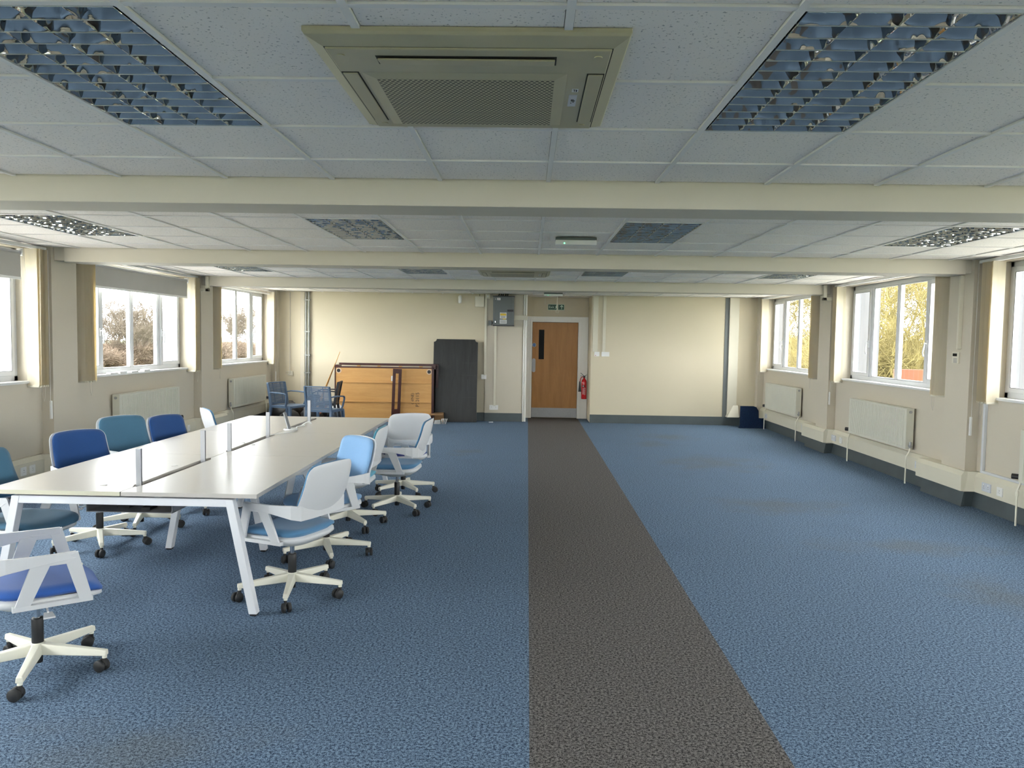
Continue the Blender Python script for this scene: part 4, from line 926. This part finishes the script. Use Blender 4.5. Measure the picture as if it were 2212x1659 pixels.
def chair_meshes():
    c={}
    c['back']=pad(back_fn(0),.232,.165,.055,.014)
    m=c['back']
    # one-piece arm band wrapping the back, with two struts each side
    path=[]
    for (x,y,z) in ((.272,.135,.622),(.278,.05,.618),(.280,-.06,.612),(.272,-.14,.606),(.252,-.195,.598),(.215,-.235,.588),(.12,-.245,.580),(0,-.250,.578)): path.append((x,y,z))
    full=[(-x,y,z) for x,y,z in path]+[p for p in path[::-1][1:]]
    hs=[.034,.040,.052,.068,.085,.090,.075,.07]; hs=hs+hs[::-1][1:]
    m.strip(full,.016,hs)
    for s in(-1,1):
        # forward strut, raked; rear strut, raked the other way; lower rail
        m.hexa([(s*.250,.150,.395),(s*.250,.205,.395),(s*.264,.205,.395),(s*.264,.150,.395)],[(s*.268,.085,.62),(s*.268,.143,.637),(s*.282,.143,.637),(s*.282,.085,.62)])
        m.hexa([(s*.248,-.115,.395),(s*.248,-.055,.395),(s*.262,-.055,.395),(s*.262,-.115,.395)],[(s*.268,-.045,.60),(s*.268,.035,.60),(s*.284,.035,.60),(s*.284,-.045,.60)])
        m.hexa([(s*.23,-.12,.385),(s*.23,.205,.385),(s*.264,.205,.388),(s*.264,-.12,.388)],[(s*.23,-.12,.410),(s*.23,.205,.410),(s*.264,.205,.410),(s*.264,-.12,.410)])
        m.hexa([(s*.268,.03,.585),(s*.268,.10,.585),(s*.282,.10,.585),(s*.282,.03,.585)],[(s*.268,.0,.61),(s*.268,.135,.61),(s*.282,.135,.61),(s*.282,.0,.61)])
    c['cushion_back']=pad(back_fn(.022),.222,.158,.05,.030,puff=.006)
    c['seat']=pad(seat_fn(.444),.235,.240,.10,.046,puff=.006)
    # shell under the seat
    m=MB(); n=40; lv=[(.425,1.0,0),(.405,1.01,0),(.385,.92,0),(.36,.70,-.01),(.338,.40,-.015),(.325,.20,-.015)]; vs=[];fs=[]
    for (z,sc,dy) in lv:
        for i in range(n):
            t=2*PI*i/n; e=.55; cx_=math.copysign(abs(math.cos(t))**e,math.cos(t)); sy=math.copysign(abs(math.sin(t))**e,math.sin(t))
            zz=z-(.032*max(0,(sy*.24-.12)/.13)**2 if z>.39 else 0)
            vs.append((.236*sc*cx_,.025+dy+.243*sc*sy,zz))
    for j in range(len(lv)-1):
        for i in range(n): fs.append((j*n+(i+1)%n,j*n+i,(j+1)*n+i,(j+1)*n+(i+1)%n))
    fs.append(tuple((len(lv)-1)*n+i for i in range(n))[::-1]); fs.append(tuple(i for i in range(n))); m.add(vs,fs,True)
    m.box((-.03,.19,.30),(.03,.2,.31)) if False else None
    c['seat_shell']=m
    m=MB(); m.tube([(.10,.03,.345),(.16,.03,.335)],.005,6); m.hexa([(.15,.012,.325),(.21,.005,.318),(.21,.055,.318),(.15,.048,.325)],[(.15,.012,.332),(.21,.005,.325),(.21,.055,.325),(.15,.048,.332)]); c['lever']=m
    c['piston']=MB().cyl((0,0,.22),(0,0,.345),.0140,n=16)
    c['column']=MB().lathe([(0,.268),(.024,.268),(.0265,.262),(.0265,.125),(.0255,.12)],(0,0,0),20).lathe([(.0,.045),(.020,.045),(.021,.05),(.021,.095)],(0,0,0),16)
    m=MB().lathe([(0,.085),(.036,.085),(.040,.10),(.036,.140),(.027,.146),(0,.146)],(0,0,0),20)
    for k in range(5):
        R_=Matrix.Rotation(2*PI*k/5,4,'Z')
        m.hexa([(.02,-.026,.088),(.02,.026,.088),(.02,.020,.143),(.02,-.020,.143)],[(.335,-.017,.082),(.335,.017,.082),(.335,.013,.110),(.335,-.013,.110)],R_)
        m.cyl(R_@Vector((.322,0,.070)),R_@Vector((.322,0,.085)),.012,n=10)
    c['base']=m
    m=MB()
    for s in(-1,1):
        m.lathe([(0,-.0095),(.026,-.0095),(.0295,-.006),(.0295,.006),(.026,.0095),(.016,.0105),(0,.0095)],(0,0,0),22,Matrix.Translation((.018,s*.0165,.0295))@Matrix.Rotation(PI/2,4,'X'))
    m.cyl((.018,-.01,.0295),(.018,.01,.0295),.008,n=10); m.cyl((0,0,.03),(0,0,.075),.0085,n=10); m.hexa([(-.010,-.006,.030),(.030,-.006,.030),(.030,.006,.030),(-.010,.006,.030)],[(-.008,-.006,.066),(.012,-.006,.066),(.012,.006,.066),(-.008,.006,.066)]); c['castor']=m
    return c
CM=chair_meshes()
def cmesh(key,mat):
    k=(key,mat.name)
    if k not in CACHE: CACHE[k]=CM[key].mesh(key,mat)
    return CACHE[k]
def add_part(nm,key,mat,parent,bevel=0,z=0):
    o=link(nm,cmesh(key,mat),parent); o.location.z=z
    if bevel: b=o.modifiers.new('Bevel','BEVEL'); b.width=bevel; b.segments=2; b.limit_method='ANGLE'; b.angle_limit=math.radians(38)
    return o
def office_chair(x,y,face,theta,col,label,dz=0,backcol=None):
    rz=math.radians(face-90); o=empty('office_chair',(x,y,0),rz); tag(o,label,'chair','white-shelled blue office chairs round the desk')
    add_part('backrest','back',M['shell'],o,.004,dz); add_part('back_cushion','cushion_back',FAB[backcol or col],o,0,dz)
    add_part('seat','seat',FAB[col],o,0,dz); add_part('seat_shell','seat_shell',M['shell'],o,0,dz); add_part('height_lever','lever',M['shell'],o,0,dz)
    add_part('piston','piston',M['chrome'],o,0,dz); add_part('gas_lift','column',M['black'],o)
    b=add_part('star_base','base',M['starbase'],o,.005); b.rotation_euler=(0,0,math.radians(theta)-rz)
    for k in range(5):
        c=link('castor',cmesh('castor',M['rubber']),b); t=2*PI*k/5; c.location=(.322*math.cos(t),.322*math.sin(t),0); c.rotation_euler=(0,0,random.uniform(0,2*PI))
    return o
random.seed(11)
office_chair(-2.365,3.66,38,2,'bright','bright blue office chair in the foreground, cut by the left edge of the photo')
office_chair(-3.22,4.86,-8,40,'teal','teal-blue office chair at the front left place, mostly outside the left edge',dz=.01,backcol='teal')
office_chair(-3.285,5.865,-32,13,'royal','royal blue office chair, second along the window side of the desk')
office_chair(-3.28,6.50,-33,0,'teal','teal-blue office chair on the window side, between the two royal blue ones',dz=.05)
office_chair(-3.15,7.16,-21,30,'royal','royal blue office chair by the window side, farther away than the whole teal one')
office_chair(-3.10,8.17,37,10,'light','office chair turned away at the far window side, showing only its white back')
office_chair(-1.482,4.863,158,64,'light','light blue office chair at the front right corner of the desk')
office_chair(-1.493,5.743,228,3,'pale','pale blue office chair turned to face the camera, right side of the desk',backcol='pale')
office_chair(-1.545,6.683,178,20.6,'cyan','cyan blue office chair half hidden behind the pale blue one')
office_chair(-1.228,7.349,177,22,'light','blue office chair fourth along the right side of the desk, side on',)
office_chair(-1.295,8.138,112,16,'navy','indigo-seated office chair at the far right of the desk, white back to the camera')

# ------------------------------------------------------------------ slatted plastic garden chairs
def bistro_meshes():
    c={}
    m=MB()
    for s in(-1,1):
        m.strip([(s*.235,-.26,0),(s*.225,-.225,.22),(s*.215,-.20,.43),(s*.215,-.225,.60),(s*.215,-.27,.83)],[.032,.036,.040,.034,.028],.045,up=(0,1,0)) 
    m.bar((-.225,-.272,.825),(.225,-.272,.825),.024,.022); m.bar((-.215,-.203,.47),(.215,-.203,.47),.022,.025)
    c['rear_frame']=m
    m=MB()
    for i in range(17):
        z=.485+i*.0195; t=(z-.43)/.4; y=-.200-.065*t**1.2; m.bar((-.21,y,z),(.21,y,z),.012,.0150)
    for x in(-.10,.10): m.strip([(x,-.203,.47),(x,-.22,.60),(x,-.268,.82)],.010,.010,up=(0,1,0))
    c['backrest']=m
    m=pad(lambda a,b:((a*(1-.06*max(0,-b)/.22),b+.02,.445-.015*max(0,(b-.1)/.12)**2-.008*math.cos(min(1,abs(a)/.24)*PI/2)),(0,0,1)),.245,.225,.06,.020,10); m.bar((-.23,.22,.425),(.23,.22,.425),.022,.035); m.bar((-.225,-.2,.425),(.225,-.2,.425),.022,.035)
    for s in(-1,1): m.bar((s*.232,-.2,.425),(s*.232,.22,.425),.022,.035)
    c['seat']=m
    for s,nm in((-1,'armL'),(1,'armR')):
        m=MB(); m.strip([(s*.218,-.225,.655),(s*.262,-.15,.668),(s*.275,0,.665),(s*.275,.13,.655)],.034,.022); m.strip([(s*.275,.12,.655),(s*.275,.165,.638),(s*.27,.175,.60),(s*.255,.155,.50),(s*.24,.13,.43)],.024,.030,up=(1,0,0)); c[nm]=m
        m=MB(); m.hexa([(s*.255-.012,.235,0),(s*.255+.012,.235,0),(s*.255+.012,.262,0),(s*.255-.012,.262,0)],[(s*.225-.022,.185,.43),(s*.225+.022,.185,.43),(s*.225+.022,.235,.43),(s*.225-.022,.235,.43)]); c['leg'+nm[-1]]=m
    return c
BM=bistro_meshes(); CM.update({'b_'+k:v for k,v in BM.items()})
def bistro(x,y,face,mat,label):
    o=empty('garden_chair',(x,y,0),math.radians(face-90)); tag(o,label,'chair','slatted plastic garden chairs')
    for nm,k in(('rear_frame','b_rear_frame'),('backrest','b_backrest'),('seat','b_seat'),('armrest','b_armL'),('armrest','b_armR'),('leg','b_legL'),('leg','b_legR')): add_part(nm,k,mat,o,.005 if k not in('b_backrest','b_seat') else 0)
bistro(-4.14,13.38,-22,M['sky_blue_plastic'],'slate blue slatted plastic armchair facing right, nearest the far left radiator')
bistro(-3.345,12.75,78,M['sky_blue_plastic'],'slate blue slatted plastic armchair with its back to the camera')
bistro(-3.66,13.98,186,M['black_plastic_chair'],'black plastic armchair seen edge-on before the orange table top')

# ------------------------------------------------------------------ outside
gz=-.42
m=MB().box((-140,-40,gz-.2),(140,200,gz)); tag(m.build('lawn',M['grass']),'green grass outside the windows','grass',kind='stuff')
rnd=random.Random(5)
def tree_mesh(seed,h,levels,mat,name,spread=.6,trunk=.12,kids_=5,droop=0,nseg=4,minr=.008):
    R=random.Random(seed); m=MB()
    def br(p,d,l,r,lv):
        pts=[p]; q=Vector(p); dd=Vector(d).normalized(); seg=nseg if lv<levels else 3
        for i in range(seg):
            dd=(dd+Vector((R.gauss(0,.16),R.gauss(0,.16),R.gauss(0,.12)-droop*(lv>1)*.12))).normalized(); q=q+dd*l/seg; pts.append(q.copy())
        m.tube(pts,max(r,minr),4 if lv>0 else 7,r_end=max(r*.55,minr*.8))
        if lv<levels:
            for k in range(kids_+(2 if lv==0 else 0)):
                t=R.uniform(.25 if lv else .3,1); i=min(int(t*seg),seg-1); b=pts[i].lerp(pts[i+1],t*seg-i)
                ax=Vector((R.gauss(0,1),R.gauss(0,1),R.gauss(0,.6))).normalized(); nd=(dd*.75+ax*spread*1.1+Vector((0,0,.25 if not droop else .05))).normalized()
                br(b,nd,l*R.uniform(.50,.75),r*.5,lv+1)
    for j in range(1 if trunk>.07 else 7):
        a=R.uniform(0,2*PI); br(Vector((0,0,0)) if trunk>.07 else Vector((R.gauss(0,.4),R.gauss(0,.4),0)),Vector((math.cos(a)*(.1 if trunk>.07 else .6),math.sin(a)*(.1 if trunk>.07 else .6),1)),h*.55,trunk,0)
    return m.mesh(name,mat)
T1=tree_mesh(1,6.5,5,M['bark'],'bare_tree',.72,.060,4,minr=.010); T2=tree_mesh(2,7,5,M['twig2'],'willow_tree',.8,.08,5,droop=1,minr=.006)
S1=tree_mesh(3,2.6,3,M['twig'],'hedge_shrub',.9,.03,7,minr=.010); S2=tree_mesh(4,2.4,3,M['twig'],'hedge_shrub',.95,.03,7,minr=.010)
def put(me,name,x,y,z,s,rz,label,cat,grp):
    o=link(name,me); o.location=(x,y,z); o.scale=(s,s,s*1.0); o.rotation_euler=(0,0,rz); tag(o,label,cat,grp)
k=0
hg=empty('hedge',(-22.6,40,gz)); tag(hg,'bare reddish-brown hedge running beyond the grass outside the left windows','hedge')
for row,(xo) in enumerate((-22.0,-23.2)):
    for i in range(26):
        y=22+i*1.55+row*.7; o=link('shrub',[S1,S2][(i+row)%2],hg); o.location=(xo+22.6+rnd.uniform(-.4,.4),y-40,0); q=rnd.uniform(.72,.9); o.scale=(q*1.1,q*1.1,q*.78); o.rotation_euler=(0,0,rnd.uniform(0,6))
for x,y,s,rz in((-21.2,41.0,.62,1.),(-21.3,31,.6,2.5),(-24.6,52,.6,4.),(-24.6,66,.72,0)):
    put(T1,'bare_tree',x,y,gz,s,rz,'bare winter tree beyond the lawn outside the left windows','tree','bare trees outside the left windows')
for x,y,s,rz in((11.4,23.5,.95,0.),(13.0,26.5,1.0,2.),(12.5,33,1.1,1.),(11.2,36,1.1,3.4),(15.6,40,1.2,.4),(13.2,41,1.2,2.)):
    put(T2,'willow_tree',x,y,gz,s,rz,'bare ochre-twigged willow outside the right windows','tree','willows outside the right windows')
hr=empty('hedge',(13,26,gz)); tag(hr,'ochre-twigged thicket behind the low brick wall outside the right windows','hedge')
S3=tree_mesh(9,2.6,3,M['twig2'],'thicket_shrub',.9,.03,7,minr=.006)
for i in range(14):
    o=link('shrub',S3,hr); o.location=(rnd.uniform(-2.6,2.6),i*1.35-2+rnd.uniform(-.5,.5),0); q=rnd.uniform(.9,1.25); o.scale=(q,q,q); o.rotation_euler=(0,0,rnd.uniform(0,6))
pv=[((XL-.2,-12),(XR+.2,YF-.2)),((-11.5,-6),(XL-.2,34)),((XR+.2,-6),(9.3,34))]  # unseen strips, added and kept pale to reflect daylight onto the ceiling
for i,((x0,y0),(x1,y1)) in enumerate(pv): struct(MB().box((x0,y0,gz+.002),(x1,y1,gz+.03)).build('trim_%d'%(30+i),pmat('bounce_paving',(.50,.48,.44),.9,var=.05,scale=.8)),'pale paving added outside along the building to bounce daylight up')
bw=tag(MB().box((10.15,21.4,gz+.002),(22,21.7,.98)).build('brick_wall',M['brick']),'low orange brick wall beyond the willows outside the right window','wall')

# ------------------------------------------------------------------ light: bright overcast sky through the windows
SKY=9.0
w=bpy.data.worlds.new('overcast_sky'); bpy.context.scene.world=w; w.use_nodes=True; nt=w.node_tree; bg=nt.nodes['Background']
tc=N(nt,'ShaderNodeTexCoord'); n=N(nt,'ShaderNodeTexNoise',Scale=2.2,Detail=4); L(nt,tc.outputs['Generated'],n.inputs['Vector'])
L(nt,mixc(nt,n.outputs['Fac'],(.97,.95,.97),(1.0,.975,.96)),bg.inputs['Color']); sx=N(nt,'ShaderNodeSeparateXYZ'); L(nt,tc.outputs['Generated'],sx.inputs[0]); L(nt,mth(nt,'MULTIPLY',mth(nt,'SUBTRACT',1.,mth(nt,'MULTIPLY',sx.outputs[0],.30)),SKY),bg.inputs['Strength'])
vs=bpy.context.scene.view_settings; vs.view_transform='Standard'; vs.look='None'; vs.gamma=1; vs.exposure=1.12; vs.use_curve_mapping=False
